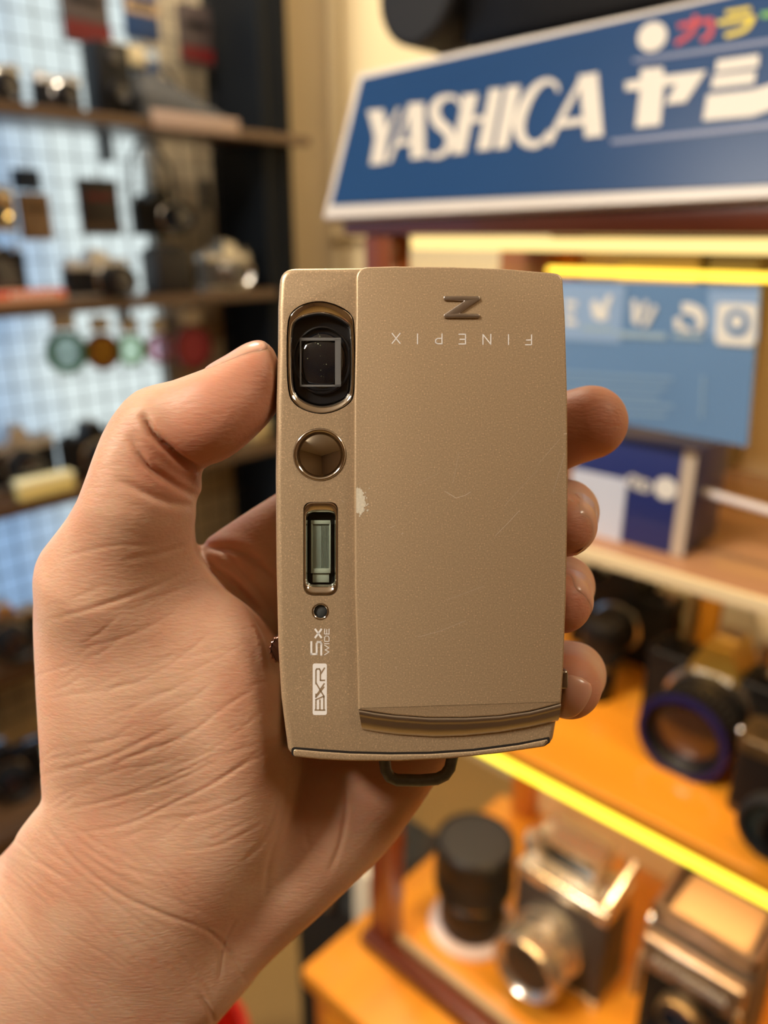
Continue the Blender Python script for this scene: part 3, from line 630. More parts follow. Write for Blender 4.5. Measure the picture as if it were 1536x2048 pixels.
MB().box((-0.08, -0.08, 0), (0.16, 0.10, zt_), 0.03, 4).build('pouch', mat('bag_black', (0.012, 0.013, 0.012), 0.7, noise=(12, 0.6)), o)
MB().tube([(-0.1, -0.02, zt_-0.01), (-0.05, -0.02, zt_+0.05), (0.05, -0.02, zt_+0.05), (0.1, -0.02, zt_-0.01)], 0.008, 10).build('strap', mat('strap_brown', (0.08, 0.05, 0.025), 0.6), o)
MB().box((-0.05, -0.095, 0.05), (0.13, -0.075, zt_*0.6), 0.01, 3).build('front_pocket', bpy.data.materials['bag_black'], o)
# ------------------------------------------------------------------ wall shelves and what is on them
W_sh = wood('shelf_walnut', (0.045, 0.022, 0.010), (0.10, 0.05, 0.02), 0.4, axis=0, scale=14)
rows = [(0, 203, 0.020, 'topmost dark wooden wall shelf, above eye level'), (0, 612, 0.022, 'second dark wooden wall shelf from the top'), (0, 1016, 0.026, 'third wooden wall shelf, behind the thumb'), (0, 1346, 0.036, 'fourth wooden wall shelf, left of the palm'), (0, 1600, 0.03, 'lowest wooden wall shelf, left of the wrist')]
SZ = []
for i, (px_i, py_i, th, lab) in enumerate(rows):
    z = ony(YS, px_i, py_i).z; SZ.append(z); x1 = cx1+0.03 if i < 2 else cx0+0.01
    t = empty('wall_shelf', loc=(0, YS, z)); tag(t, lab, 'shelf', 'wall shelves')
    MB().box((-0.2, 0 if i < 4 else -0.12, -th), (x1 if i != 1 else cx0+0.01, (YW-0.05-YS) if i > 1 or i == 1 else (YW-0.05-YS), 0), 0.003).build('board', W_sh, t) if i > 0 else \
        MB().box((-0.2, -0.015, -th), (x1, 0.02-0.001+0.0, 0), 0.003).box((-0.2, 0.01, -th), (cx0-0.002, YW-0.05-YS, 0), 0.002).build('board', W_sh, t)
    for bx in (0.3, 0.9):
        MB().box((bx, YW-0.09-YS, -th-0.05), (bx+0.012, YW-0.05-YS, -th), 0.002).build('bracket', M_grid, t)
def X_at(px, py, Y=YS+0.06): return ony(Y, px, py).x
def sh(i, px, py, label, Y=YS+0.07, **k):
    return slr('film_camera', (ony(Y-0.02, px, py).x, Y, SZ[i]), k.pop('rz', 0), label, group=k.pop('group', 'cameras on the wall shelves'), **k)
S = 0.92
sh(0, 0, 180, 'small silver camera at the left end of the top shelf', w=0.085, h=0.07, top=K_chrome, lens=(0.022, 0.03), prism=False, rz=0.1)
sh(0, 122, 175, 'small grey camera, second from the left on the top shelf', w=0.085, h=0.065, top=K_silver, lens=(0.02, 0.03), prism=False)
def ybox(name, px0, px1, pyt, pyb, Y, dep, m, label, cat, group=None, z0=None, hang=None):
    a = ony(Y, px0, (pyt+pyb)/2); c = ony(Y, px1, (pyt+pyb)/2); zt_ = ony(Y, (px0+px1)/2, pyt).z; zb_ = z0 if z0 is not None else ony(Y, (px0+px1)/2, pyb).z
    t = empty(name, loc=((a.x+c.x)/2, Y+dep/2, zb_)); tag(t, label, cat, group); w_ = c.x-a.x
    MB().box((-w_/2, -dep/2, 0), (w_/2, dep/2, zt_-zb_), min(0.003, dep*0.3)).build('body', m, t)
    if hang:
        gy_ = YW-0.05-(Y+dep/2)
        MB().tube([(0, gy_, zt_-zb_+0.012), (0, 0, zt_-zb_+0.010), (0, 0, zt_-zb_-0.004)], 0.002, 6).build('hook', K_chrome, t)
    return t, w_, zt_-zb_, dep
t, w_, h_, dp = ybox('box_camera', 196, 262, 85, 205, YS+0.04, 0.06, K_blk, 'tall black box camera on the top shelf', 'camera', z0=SZ[0])
add_lens(t, 0, -0.03, h_*0.35, 0.018, 0.02)
MB().box((-0.012, -0.034, h_*0.72), (0.012, -0.029, h_*0.9), 0.002).build('viewfinder', K_glass, t)
# beige capped lens and the sloping grey bag
q = ony(YS+0.12, 252, 108)
t, w_, h_, dp = ybox('case', 218, 292, 88, 128, YS+0.12, 0.05, mat('beige_case', lin((190, 175, 140)), 0.5), 'beige case hanging above the tall black box camera', 'case', hang=True)
bx0 = ony(YS+0.05, 272, 200).x; bx1 = ony(YS+0.05, 455, 235).x; bw = bx1-bx0
t = empty('camera_bag', loc=((bx0+bx1)/2, YS+0.075, SZ[0])); tag(t, 'sloping dark grey camera bag lying on the top shelf beside the pillar', 'bag')
hz = ony(YS+0.05, 305, 148).z-SZ[0]
MB().loft([[Vector((-bw/2, -0.06, 0)), Vector((bw/2, -0.06, 0)), Vector((bw/2, 0.06, 0)), Vector((-bw/2, 0.06, 0))], [Vector((-bw/2, -0.055, hz*0.55)), Vector((bw*0.42, -0.055, 0.02)), Vector((bw*0.42, 0.055, 0.02)), Vector((-bw/2, 0.055, hz*0.55))],
           [Vector((-bw*0.42, -0.03, hz)), Vector((-bw*0.2, -0.03, hz*0.95)), Vector((-bw*0.2, 0.03, hz*0.95)), Vector((-bw*0.42, 0.03, hz))]], cap0=True, cap1=True).build('pouch', mat('bag_grey', lin((62, 62, 62)), 0.75, noise=(20, 0.7)), t, ang=20)
MB().tube([(-bw*0.3, 0, hz-0.005), (-bw*0.1, 0, hz+0.02), (bw*0.15, 0, hz*0.4), (bw*0.4, 0, 0.025)], 0.005, 8).build('strap', K_rub, t)
t, w_, h_, dp = ybox('price_strip', 305, 478, 228, 250, YS-0.022, 0.004, mat('strip_white', lin((160, 138, 124)), 0.5), 'pale paper strip along the front edge of the top shelf', 'label strip', z0=SZ[0]-0.018)
# hanging packs on the grid
M_pk = mat('pack_grey', lin((62, 52, 50)), 0.45); M_pk2 = mat('pack_red', lin((84, 10, 14)), 0.45); M_kraft = mat('kraft', lin((152, 128, 100)), 0.7, noise=(30, 0.8)); M_bl = mat('pack_blue', lin((22, 52, 92)), 0.45)
def pack(px0, px1, pyt, pyb, m, label, band=None, bf=(0.1, 0.45), mb_=None, Y=YS+0.14):
    t, w_, h_, dp = ybox('hanging_pack', px0, px1, pyt, pyb, Y, 0.014, m, label, 'package', 'packs hanging on the wire grid', hang=True)
    if band: MB().box((-w_/2-0.0005, -dp/2-0.001, h_*bf[0]), (w_/2+0.0005, -dp/2+0.001, h_*bf[1])).build('band', band, t, smooth=False)
    MB().box((-w_*0.35, -dp/2-0.0012, h_*0.62), (w_*0.35, -dp/2, h_*0.74)).build('print', mb_ or K_blk, t, smooth=False)
    return t
pack(127, 218, -40, 86, M_pk, 'grey and red pack hanging at the top left of the grid', M_pk2, (0.04, 0.34))
pack(252, 318, -20, 78, M_bl, 'blue pack hanging between the two grey and red packs', M_kraft, (0.5, 0.8))
pack(362, 424, 10, 134, M_pk, 'grey and red pack hanging beside the black pillar', M_pk2, (0.1, 0.32))
pack(262, 318, 96, 150, mat('pack_silver', lin((120, 140, 160)), 0.35), 'small silver blue pouch hanging below the blue pack', M_bl, (0.1, 0.5), K_white)
pack(28, 82, 338, 380, mat('pack_deep_blue', lin((16, 52, 92)), 0.45), 'deep blue pouch hanging above the brown card pack')
pack(42, 104, 386, 480, M_kraft, 'brown card pack hanging below the deep blue pouch', None, mb_=mat('brown_print', lin((90, 68, 50)), 0.6))
pack(162, 240, 358, 468, mat('pack_dark', lin((46, 38, 38)), 0.4), 'dark booklet pack with red corner hanging alone between the upper shelves', mat('booklet_brown', lin((84, 62, 44)), 0.5), (0.05, 0.2), mat('booklet_red', lin((110, 30, 36)), 0.5))
# hanging camera in black and strap
q = ony(YS+0.12, 322, 415)
slr('film_camera', (q.x, YS+0.14, ony(YS+0.12, 322, 470).z), 0, 'black camera hanging by its strap on the grid beside the pillar', group='cameras hanging on the grid', w=0.115, h=0.08, lens=(0.028, 0.05), lx=0.022)
t = empty('camera_strap', loc=(q.x, YS+0.15, ony(YS+0.12, 322, 400).z)); tag(t, 'black neck strap holding the camera that hangs beside the pillar', 'strap')
MB().tube([(-0.055, 0, 0.0), (-0.045, 0, 0.08), (-0.02, 0.01, 0.115), (0.02, 0.01, 0.115), (0.05, 0, 0.07), (0.057, 0, 0.0)], 0.005, 8).build('webbing', K_rub, t)
t = ybox('camera_strap', 406, 420, 358, 420, YS+0.14, 0.012, K_rub, 'short black strap hanging closest to the pillar', 'strap', hang=True)
slr('film_camera', (ony(YS+0.12, -24, 420).x, YS+0.14, ony(YS+0.12, 5, 462).z), 0, 'camera with gold lens hanging at the left edge of the grid', group='cameras hanging on the grid', w=0.11, h=0.08, lens=(0.028, 0.04), lens_m=K_brass, top=K_chrome)
# second shelf
sh(1, -15, 560, 'black camera with very large lens at the left edge of the second shelf', w=0.14, h=0.10, lens=(0.05, 0.035), Y=YS+0.13)
t, w_, h_, dp = ybox('film_box', -60, 136, 583, 615, YS+0.005, 0.05, mat('box_orange_white', lin((222, 168, 132)), 0.5), 'long flat red and white box at the front of the second shelf', 'box', z0=SZ[1])
MB().box((-w_/2, -dp/2-0.001, h_*0.55), (w_/2*0.95, -dp/2+0.001, h_*1.0)).build('red_panel', mat('box_red', lin((200, 40, 35)), 0.45), t, smooth=False)
b = MB()
for k in range(7): b.box((-w_*0.1+k*0.013, -dp/2-0.002, h_*0.55), (-w_*0.1+k*0.013+0.007, -dp/2, h_*0.85))
b.build('lettering', K_white, t, smooth=False)
sh(1, 203, 560, 'black camera with silver top in the middle of the second shelf', w=0.135, h=0.075, top=K_silver, lens=(0.031, 0.05), lx=0.02)
t, w_, h_, dp = ybox('lens_case', 318, 382, 500, 596, YS+0.05, 0.07, mat('case_brown_black', lin((30, 26, 24)), 0.5), 'tall black lens case between two cameras on the second shelf', 'case', z0=SZ[1])
MB().lathe([(w_*0.5, h_), (w_*0.5, h_+0.004), (w_*0.44, h_+0.008)], T(0, 0, 0), 30).build('lid', K_rub, t)
sh(1, 462, 560, 'chrome camera with black lens on the second shelf beside the pillar', w=0.135, h=0.088, top=K_chrome, skin_=mat('grey_leather', (0.06, 0.055, 0.05), 0.4), lens=(0.029, 0.045), lens_m=K_chrome)
# ring shaped things hanging below the second shelf
def ring_thing(px, py, r, m, mc, label, cat='lens filter'):
    Y = YS+0.13; q = ony(Y, px, py); t = empty('lens_filter' if cat == 'lens filter' else 'round_pouch', loc=(q.x, Y, q.z)); tag(t, label, cat, 'round things hanging below the second shelf')
    MB().lathe([(r*0.72, -0.005), (r, -0.005), (r, 0.005), (r*0.72, 0.005), (r*0.72, -0.005)], RX(PI/2), 36, cap=False).build('rim', m, t)
    MB().lathe([(r*0.73, -0.002), (r*0.73, 0.002)], RX(PI/2), 30).build('disc', mc, t)
    MB().tube([(0, YW-0.05-Y, r+0.03), (0, 0, r+0.028), (0, 0, r)], 0.0015, 6).build('hook', K_chrome, t)
    MB().box((-r*0.55, -0.003, r+0.004), (r*0.55, 0.0, r+0.034), 0.001).build('card', K_white, t)
ring_thing(134, 705, 0.045, mat('green_rim', lin((40, 130, 60)), 0.4), clear('green_disc', (0.55, 0.62, 0.6), fac=0.02), 'green rimmed filter, leftmost of the hanging round filters')
ring_thing(205, 703, 0.040, mat('amber_rim', lin((110, 60, 20)), 0.4), clear('amber_disc', (0.45, 0.25, 0.06), fac=0.02), 'amber brown filter hanging next to the green one')
ring_thing(262, 700, 0.036, mat('mint_rim', lin((110, 190, 110)), 0.4), clear('pale_disc', (0.8, 0.9, 0.8), fac=0.02), 'mint green rimmed pale filter in the row of hanging filters')
ring_thing(318, 697, 0.034, mat('pink_rim', lin((140, 60, 60)), 0.4), clear('pink_disc', (0.9, 0.7, 0.8), fac=0.02), 'brown rimmed pink filter, next to the red pouch')
ring_thing(386, 695, 0.052, mat('red_pouch', lin((120, 18, 34)), 0.5), mat('red_disc', lin((160, 36, 56)), 0.4), 'round dark red pouch hanging right of the filters, above the thumb', 'pouch')
# third shelf
sh(2, 46, 930, 'black camera with silver top and big lens, left on the third shelf', w=0.15, h=0.105, top=K_silver, lens=(0.038, 0.05), Y=YS+0.115)
sh(2, 196, 920, 'black camera behind the thumb knuckle on the third shelf', w=0.14, h=0.095, lens=(0.033, 0.05), Y=YS+0.09)
t, w_, h_, dp = ybox('yellow_box', 38, 152, 955, 998, YS+0.0, 0.03, mat('yellow_glow', (0.95, 0.85, 0.35), 0.25, 0.2), 'pale yellow box with painted glow lying at the front of the third shelf', 'box', z0=SZ[2])  # a bright glow is put into the box and lid colours
MB().box((-w_/2-0.001, -dp/2-0.001, h_*0.7), (w_/2+0.001, dp/2+0.001, h_*1.02), 0.001).build('lid', mat('yellow_glow_lid', (0.97, 0.93, 0.6), 0.25, 0.1), t)
t, w_, h_, dp = ybox('film_box', 506, 546, 842, 902, YS+0.04, 0.05, mat('box_cream', lin((200, 180, 130)), 0.6), 'small cream box on the third shelf seen behind the thumb tip', 'box', z0=SZ[2])
# fourth shelf
sh(3, 20, 1290, 'black camera with chrome top at the left of the fourth shelf', w=0.15, h=0.10, top=K_chrome, lens=(0.034, 0.05))
sh(3, 200, 1230, 'black camera hidden mostly by the palm on the fourth shelf', w=0.14, h=0.10, lens=(0.032, 0.05))
sh(4, 15, 1540, 'black camera at the left of the lowest shelf', w=0.16, h=0.09, lens=(0.034, 0.05), Y=YS+0.03)
t, w_, h_, dp = ybox('film_box', 62, 98, 1502, 1560, YS+0.04, 0.04, mat('box_white', lin((190, 205, 205)), 0.6), 'small white box on the lowest shelf beside the black camera', 'box', z0=SZ[4])
# ------------------------------------------------------------------ the compact camera in the hand
def paint_mat(name, base, chip=False):
    m = bpy.data.materials.new(name); m.use_nodes = True; nt = m.node_tree; b = nt.nodes['Principled BSDF']
    b.inputs['Metallic'].default_value = 0.55; b.inputs['Roughness'].default_value = 0.42
    tc = nt.nodes.new('ShaderNodeTexCoord')
    n = nt.nodes.new('ShaderNodeTexNoise'); n.inputs['Scale'].default_value = 3500; n.inputs['Detail'].default_value = 2
    nt.links.new(tc.outputs['Object'], n.inputs['Vector'])
    r = nt.nodes.new('ShaderNodeValToRGB'); e = r.color_ramp.elements
    e[0].position = 0.3; e[0].color = (*[v*0.86 for v in base], 1)
    e[1].position = 0.62; e[1].color = (*[v*1.06 for v in base], 1)
    e2 = e.new(0.74); e2.color = (*[min(1, v*1.6) for v in base], 1)
    nt.links.new(n.outputs['Fac'], r.inputs[0])
    bp = nt.nodes.new('ShaderNodeBump'); bp.inputs['Strength'].default_value = 0.18; bp.inputs['Distance'].default_value = 0.00005
    nt.links.new(n.outputs['Fac'], bp.inputs['Height']); nt.links.new(bp.outputs[0], b.inputs['Normal'])
    nt.links.new(r.outputs[0], b.inputs['Base Color'])
    return m
M_paint = paint_mat('champagne_paint', (0.53, 0.385, 0.235))
M_chrome = mat('chrome', (0.78, 0.74, 0.70), 0.07, 1.0)
M_chromed = mat('dark_chrome', (0.42, 0.37, 0.33), 0.13, 1.0)
M_blk = mat('black_plastic', (0.008, 0.008, 0.009), 0.35)
M_seam = mat('seam_black', (0.012, 0.009, 0.007), 0.6)
M_white = mat('white_print', (0.82, 0.79, 0.76), 0.5)
M_glass_dark = mat('lens_glass', (0.006, 0.008, 0.012), 0.03, 0.0, coat=1.0, spec=0.8)
M_clear = clear('clear_glass', (0.92, 0.96, 0.94), fac=0.03)
dev = empty('compact_camera', M=HELD)
tag(dev, 'champagne gold compact camera with sliding front cover held upright in the hand', 'camera')
mm = 0.001
BF = -1.5*mm     # front face of the body; the sliding cover stands proud of it to z = 0
body_px = [(552, 700, 0), (549, 800, 0), (547.5, 950, 200), (549, 1130, 200), (553, 1300, 300), (559, 1400, 200), (566, 1455, 100), (574, 1514, 18),
           (640, 1523, 100), (740, 1527, 300), (850, 1525, 300), (960, 1515, 200), (1040, 1505, 100), (1110, 1491, 16), (1119, 1440, 100),
           (1126, 1380, 200), (1132, 1200, 300), (1135.5, 1000, 300), (1134.5, 800, 300), (1130, 640, 200), (1124, 546, 24), (1010, 534.5, 300),
           (860, 529, 300), (720, 528, 300), (557, 529.5, 34), (552.5, 610, 100)]
body_o = rpoly(PP(body_px))
mb = MB().prism(body_o, -20*mm, BF, bev=1.3*mm, backbev=1.5*mm, seg=5)
body = mb.build('body', M_paint, dev)
# openings cut into the body
lens_out = smooth_closed(PP([(571, 715), (572.5, 650), (580, 622), (605, 604), (641, 598), (678, 608), (704, 628), (709, 660), (710, 715), (709, 770), (702, 800), (675, 819), (641, 826), (606, 818), (583, 801), (574, 775)]), 128)
lens_out = [p[:2] for p in lens_out]
flash_out = [p[:2] for p in rpoly(PP([(605, 1004, 17), (675, 1004, 17), (675, 1193, 22), (605, 1193, 22)]), 8)]
def cutter(pts, z0):
    o = MB().prism(pts, z0, 2*mm).build('cutter', None); o.matrix_world = HELD; return o
cs = [cutter(lens_out, -7*mm), cutter(flash_out, -4*mm), cutter(circ(*P(638, 908), 53.5*0.0974*mm*1.0, 64), -3*mm), cutter(circ(*P(639.5, 1225), 17.5*0.0974*mm, 48), -3*mm)]
bpy.context.view_layer.update()
for c in cs:
    md = body.modifiers.new('cut', 'BOOLEAN'); md.object = c; md.operation = 'DIFFERENCE'; md.solver = 'EXACT'
dg = bpy.context.evaluated_depsgraph_get(); me2 = bpy.data.meshes.new_from_object(body.evaluated_get(dg))
body.modifiers.clear(); body.data = me2
me2.materials.clear(); me2.materials.append(M_paint)
me2.polygons.foreach_set('use_smooth', [True]*len(me2.polygons)); me2.set_sharp_from_angle(angle=math.radians(30))
for c in cs: bpy.data.objects.remove(c, do_unlink=True)
# sliding cover
cover_px = [(712, 620, 0), (712, 534, 26), (790, 532, 200), (900, 533, 300), (1010, 537, 300), (1125, 547, 20), (1130.5, 640, 200), (1135, 800, 300), (1136, 1000, 300),
            (1132.5, 1200, 300), (1126.5, 1350, 300), (1122.5, 1407, 3), (1060, 1423, 200), (1000, 1432, 200), (930, 1436, 300), (860, 1436, 300), (790, 1431, 200), (716.5, 1420, 3), (714.5, 1330, 300), (710, 1180, 300), (708.5, 1000, 300), (708.5, 800, 300)]
cover = MB().prism(rpoly(PP(cover_px)), BF-0.1*mm, 0, bev=0.42*mm, seg=4).build('sliding_cover', M_paint, dev)
# chrome grip bar under the cover
bar_px = [(717.5, 1420.5, 3), (790, 1431.5, 200), (860, 1436.5, 300), (930, 1436.5, 300), (1000, 1432.5, 200), (1060, 1423.5, 200), (1122, 1407.5, 3), (1120, 1447, 4), (1060, 1460, 200), (1000, 1470, 200),
          (930, 1477, 300), (870, 1479, 300), (800, 1475, 200), (724, 1464, 6)]
def arc_bar():
    top = [(717.5, 1420), (750, 1426), (790, 1431), (860, 1436), (930, 1436), (1000, 1432), (1060, 1423.5), (1095, 1415), (1122, 1407.5)]
    bot = [(724, 1464), (752, 1469), (800, 1475), (870, 1479), (930, 1477), (1000, 1470), (1060, 1460), (1092, 1453), (1119.5, 1446)]
    rings = []
    N = 48
    tx = np.linspace(0, 1, len(top))
    for i in range(N+1):
        t = i/N
        a = Vector(P(np.interp(t, tx, [p[0] for p in top]), np.interp(t, tx, [p[1] for p in top])))
        b = Vector(P(np.interp(t, tx, [p[0] for p in bot]), np.interp(t, tx, [p[1] for p in bot])))
        pr = [(0, -1.6), (0, -0.25), (0.03, -0.08), (0.10, 0.0), (0.18, 0.02), (0.24, -0.06), (0.30, -0.2), (0.36, -0.24), (0.5, -0.28), (0.65, -0.42), (0.8, -0.72), (0.92, -1.12), (1.0, -1.6)]
        rings.append([Vector((*(a.lerp(b, u)), z*mm)) for u, z in pr])
    return rings
MB().loft(arc_bar(), cap0=True, cap1=True).build('grip_bar', mat('satin_chrome_bar', (0.70, 0.66, 0.60), 0.26, 1.0), dev, ang=60)['label'] = 'polished chrome grip bar'
# bottom door with its dark gap
door_px = [(583, 1501, 8), (640, 1506, 100), (700, 1510, 200), (780, 1512, 300), (860, 1511, 200), (950, 1505, 200), (1040, 1493, 200), (1099, 1481, 3), (1101, 1489, 4), (1092, 1498.5, 4), (1000, 1512, 200),
           (900, 1522.5, 200), (800, 1527.5, 200), (700, 1527.5, 200), (640, 1524.5, 100), (583, 1518.5, 8)]
gap_px = [(581, 1498, 8), (640, 1503, 100), (700, 1507, 200), (780, 1509, 300), (860, 1508, 200), (950, 1502, 200), (1040, 1490, 200), (1102, 1478, 3), (1104, 1489, 4), (1092, 1497, 4), (1000, 1510, 200),
          (900, 1521, 200), (800, 1525, 200), (700, 1525, 200), (640, 1522, 100), (581, 1517, 8)]
MB().prism(rpoly(PP(gap_px)), -4*mm, BF+0.03*mm).build('door_gap', M_seam, dev)
MB().prism(rpoly(PP(door_px)), -17*mm, BF+0.15*mm, bev=0.5*mm, seg=4, backbev=0.5*mm).build('battery_door', M_paint, dev)
# lens window: chrome bezel, black well, glass
def scaled(px_pts, z): return [Vector((p[0], p[1], z)) for p in smooth_closed(PP(px_pts), 128)]
L0 = [(571, 715), (572.5, 650), (580, 622), (605, 604), (641, 598), (678, 608), (704, 628), (709, 660), (710, 715), (709, 770), (702, 800), (675, 819), (641, 826), (606, 818), (583, 801), (574, 775)]
cxm, cym = 641, 712
def shr(k, kx=None): kx = kx or k; return [(cxm+(x-cxm)*kx, cym+(y-cym)*k) for x, y in L0]
L_in = [(583, 715), (584, 660), (592, 638), (612, 627), (640, 623), (668, 630), (690, 645), (696, 665), (698, 715), (696, 765), (690, 784), (668, 798), (640, 803), (612, 796), (592, 782), (585, 760)]
lw = empty('lens_window'); lw.parent = dev
MB().loft([scaled(shr(0.985, 0.97), -2.6*mm), scaled(shr(0.985, 0.97), BF-0.05*mm), scaled(shr(0.975, 0.955), BF+0.12*mm), scaled(shr(0.955, 0.93), BF+0.1*mm), scaled(L_in, -2.9*mm), scaled(L_in, -4.2*mm)]).build('bezel', M_chrome, lw, ang=60)
MB().prism([p[:2] for p in smooth_closed(PP(shr(0.97, 0.95)), 128)], -7*mm, -4.1*mm).build('well', M_blk, lw)
cx, cy = P(641, 713)
MB().lathe([(6.8*mm, -4.15*mm), (6.8*mm, -3.6*mm), (6.5*mm, -3.5*mm), (6.2*mm, -3.95*mm)], T(cx, cy, 0) @ Matrix.Scale(0.86, 4, (1, 0, 0)), 72, cap=False).build('lens_ring', M_blk, lw)
MB().lathe([(5.6*mm, -4.1*mm), (5.2*mm, -3.8*mm), (4.0*mm, -3.45*mm), (2.2*mm, -3.2*mm), (0.0001*mm, -3.12*mm)], T(cx, cy, 0) @ Matrix.Scale(0.86, 4, (1, 0, 0)), 64).build('lens_element', M_glass_dark, lw)
fr = mat('frame_grey', (0.16, 0.16, 0.155), 0.4); bx0, by1 = P(598, 672); bx1, by0 = P(668, 766)
f = MB()
for (a, b, c, d) in [(596, 668, 680, 674), (596, 672, 599, 768), (596, 764, 680, 768), (668, 672, 680, 768)]:
    x0, y1 = P(a, b); x1, y0 = P(c, d); f.box((x0, y0, -3.35*mm), (x1, y1, -3.15*mm))
f.build('light_baffle', fr, lw, smooth=False)
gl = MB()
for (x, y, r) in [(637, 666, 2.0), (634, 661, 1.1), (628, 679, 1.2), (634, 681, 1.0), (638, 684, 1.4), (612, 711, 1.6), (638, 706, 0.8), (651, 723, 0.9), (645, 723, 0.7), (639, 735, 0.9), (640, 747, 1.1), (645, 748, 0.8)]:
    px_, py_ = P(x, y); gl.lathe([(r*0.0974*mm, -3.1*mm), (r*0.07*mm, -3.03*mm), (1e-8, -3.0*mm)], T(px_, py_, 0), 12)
gl.build('lens_glint', mat('painted_glint', (0.55, 0.7, 0.5), 0.1, 0.9), lw)['kind'] = 'stuff'  # reflections in the lens modelled as small bright specks
wg = [p[:2] for p in smooth_closed(PP([(cxm+(x-cxm)*0.985, cym+(y-cym)*0.985) for x, y in L_in]), 96)]
MB().prism(wg, -2.75*mm, -2.6*mm).build('cover_glass', clear('window_glass', fac=0.01), lw)
# mirror dome
dm = empty('mirror_dome'); dm.parent = dev; cx, cy = P(638, 908); u = 0.0974*mm
MB().lathe([(53*u, -2.6*mm), (53*u, BF), (51.5*u, BF+0.2*mm), (49*u, BF+0.22*mm), (46*u, BF-0.1*mm), (43.5*u, BF-0.5*mm), (43*u, -2.6*mm)], T(cx, cy, 0), 80, cap=False).build('rim', M_chrome, dm, ang=60)
R = 10*mm; a = math.asin(43.2*u/R)
MB().lathe([(R*math.sin(a*(1-k/14)) if k < 14 else 1e-8, BF-0.55*mm + R*(math.cos(a*(1-k/14))-math.cos(a))) for k in range(15)], T(cx, cy, 0), 80, cap=False).build('mirror', mat('smoked_mirror', (0.5, 0.47, 0.43), 0.02, 1.0), dm)
# flash
fl = empty('flash'); fl.parent = dev
def rr(x0, y0, x1, y1, r, z, n=96):
    return [Vector((p[0], p[1], z)) for p in resample([q[:2] for q in rpoly(PP([(x0, y0, r), (x1, y0, r), (x1, y1, r), (x0, y1, r)]), 8)], n)]
MB().loft([rr(606, 1005, 674, 1192, 20, -3.8*mm), rr(606, 1005, 674, 1192, 20, BF-0.02*mm), rr(607.5, 1007, 672.5, 1190, 19, BF+0.06*mm), rr(610, 1012, 670, 1185, 18, BF-0.1*mm), rr(613, 1024, 667, 1173, 13, BF-0.85*mm), rr(614, 1026, 666, 1171, 12, BF-2*mm)]).build('bezel', M_chrome, fl, ang=60)
MB().prism([q[:2] for q in rr(608, 1008, 672, 1190, 18, 0)], -4.5*mm, -3.6*mm).build('well', M_blk, fl)
M_refl = mat('reflector', (0.50, 0.54, 0.49), 0.3, 0.35)
t = MB(); x0, y1 = P(621, 1050); x1, y0 = P(658, 1140); t.box((x0, y0, -3.6*mm), (x1, y1, -3.2*mm), 0.1*mm)
for k in range(7):
    xx = x0+(x1-x0)*(0.5+k*0.08); t.box((xx, y0+0.2*mm, -3.2*mm), (xx+0.1*mm, y1-0.2*mm, -3.05*mm))
t.build('reflector', M_refl, fl)
t = MB()
for (a, b, c, d) in [(619, 1041, 659, 1049), (619, 1139, 659, 1149), (619, 1045, 622.5, 1145), (656.5, 1045, 659.5, 1145)]:
    x0, y1 = P(a, b); x1, y0 = P(c, d); t.box((x0, y0, -3.1*mm), (x1, y1, -2.9*mm), 0.06*mm)
x0, y1 = P(622, 1150); x1, y0 = P(656, 1168); t.box((x0, y0, -3.4*mm), (x1, y1, -3.2*mm), 0.15*mm)
t.build('tube_frame', mat('ivory', (0.62, 0.62, 0.52), 0.3), fl)
MB().prism([q[:2] for q in rr(614.5, 1027, 665.5, 1170, 11, 0)], BF-1.1*mm, BF-0.9*mm).build('window', M_clear, fl)
# focus lamp
fa = empty('focus_lamp'); fa.parent = dev; cx, cy = P(639.5, 1225)
MB().lathe([(17*u, -2.6*mm), (17*u, BF), (15.5*u, BF+0.08*mm), (14*u, BF), (11.5*u, BF-0.5*mm), (11*u, -2.6*mm)], T(cx, cy, 0), 48, cap=False).build('rim', M_chrome, fa, ang=60)
MB().lathe([(11.4*u, -2.6*mm), (11.4*u, BF-0.55*mm), (8*u, BF-0.42*mm), (1e-8, BF-0.36*mm)], T(cx, cy, 0), 40, cap=False).build('lamp', mat('smoked_grey', (0.06, 0.065, 0.065), 0.2), fa)
# prints, read sideways: u runs up the photo, v runs left
def strokes(lst, wd, z, name, m, par, fn):
    b = MB()
    for pl in lst: b.stroke([fn(*q) for q in pl], wd, z)
    return b.build(name, m, par, smooth=False)
zt = BF+0.025*mm
five = [[(633.5+9, 1313), (633.5+9-1.5, 1313)],]
five = [[(621, 1283), (621, 1312), (633, 1312), (633, 1288), (635, 1285.5), (640, 1285.5), (642, 1288), (642, 1313)]]
strokes([[(621.2, 1287), (621.2, 1311), (632, 1311), (632, 1291), (634, 1286.5), (639.5, 1286.5), (641.2, 1290), (641.2, 1312)],
         [(629.5, 1261.5), (641, 1277)], [(629.5, 1277), (641, 1261.5)]], 0.38*mm, zt, 'zoom_print', M_white, dev, P)
strokes([[(648, 1312.5), (657, 1306.5), (649, 1302.5), (657, 1298.5), (648, 1293)], [(648, 1290), (657, 1290)],
         [(648, 1285.5), (657, 1285.5), (657, 1277.5), (655, 1274.5), (650, 1274.5), (648, 1277.5), (648, 1285.5)],
         [(648, 1260.5), (648, 1270.5), (657, 1270.5), (657, 1260.5)], [(652.4, 1270.5), (652.4, 1261.5)]], 0.15*mm, zt, 'wide_print', M_white, dev, P)
MB().prism([q[:2] for q in rpoly(PP([(624, 1330, 4.5), (652.5, 1330, 4.5), (652.5, 1434, 4.5), (624, 1434, 4.5)]), 6)], BF, BF+0.02*mm).build('badge', M_white, dev, smooth=False)
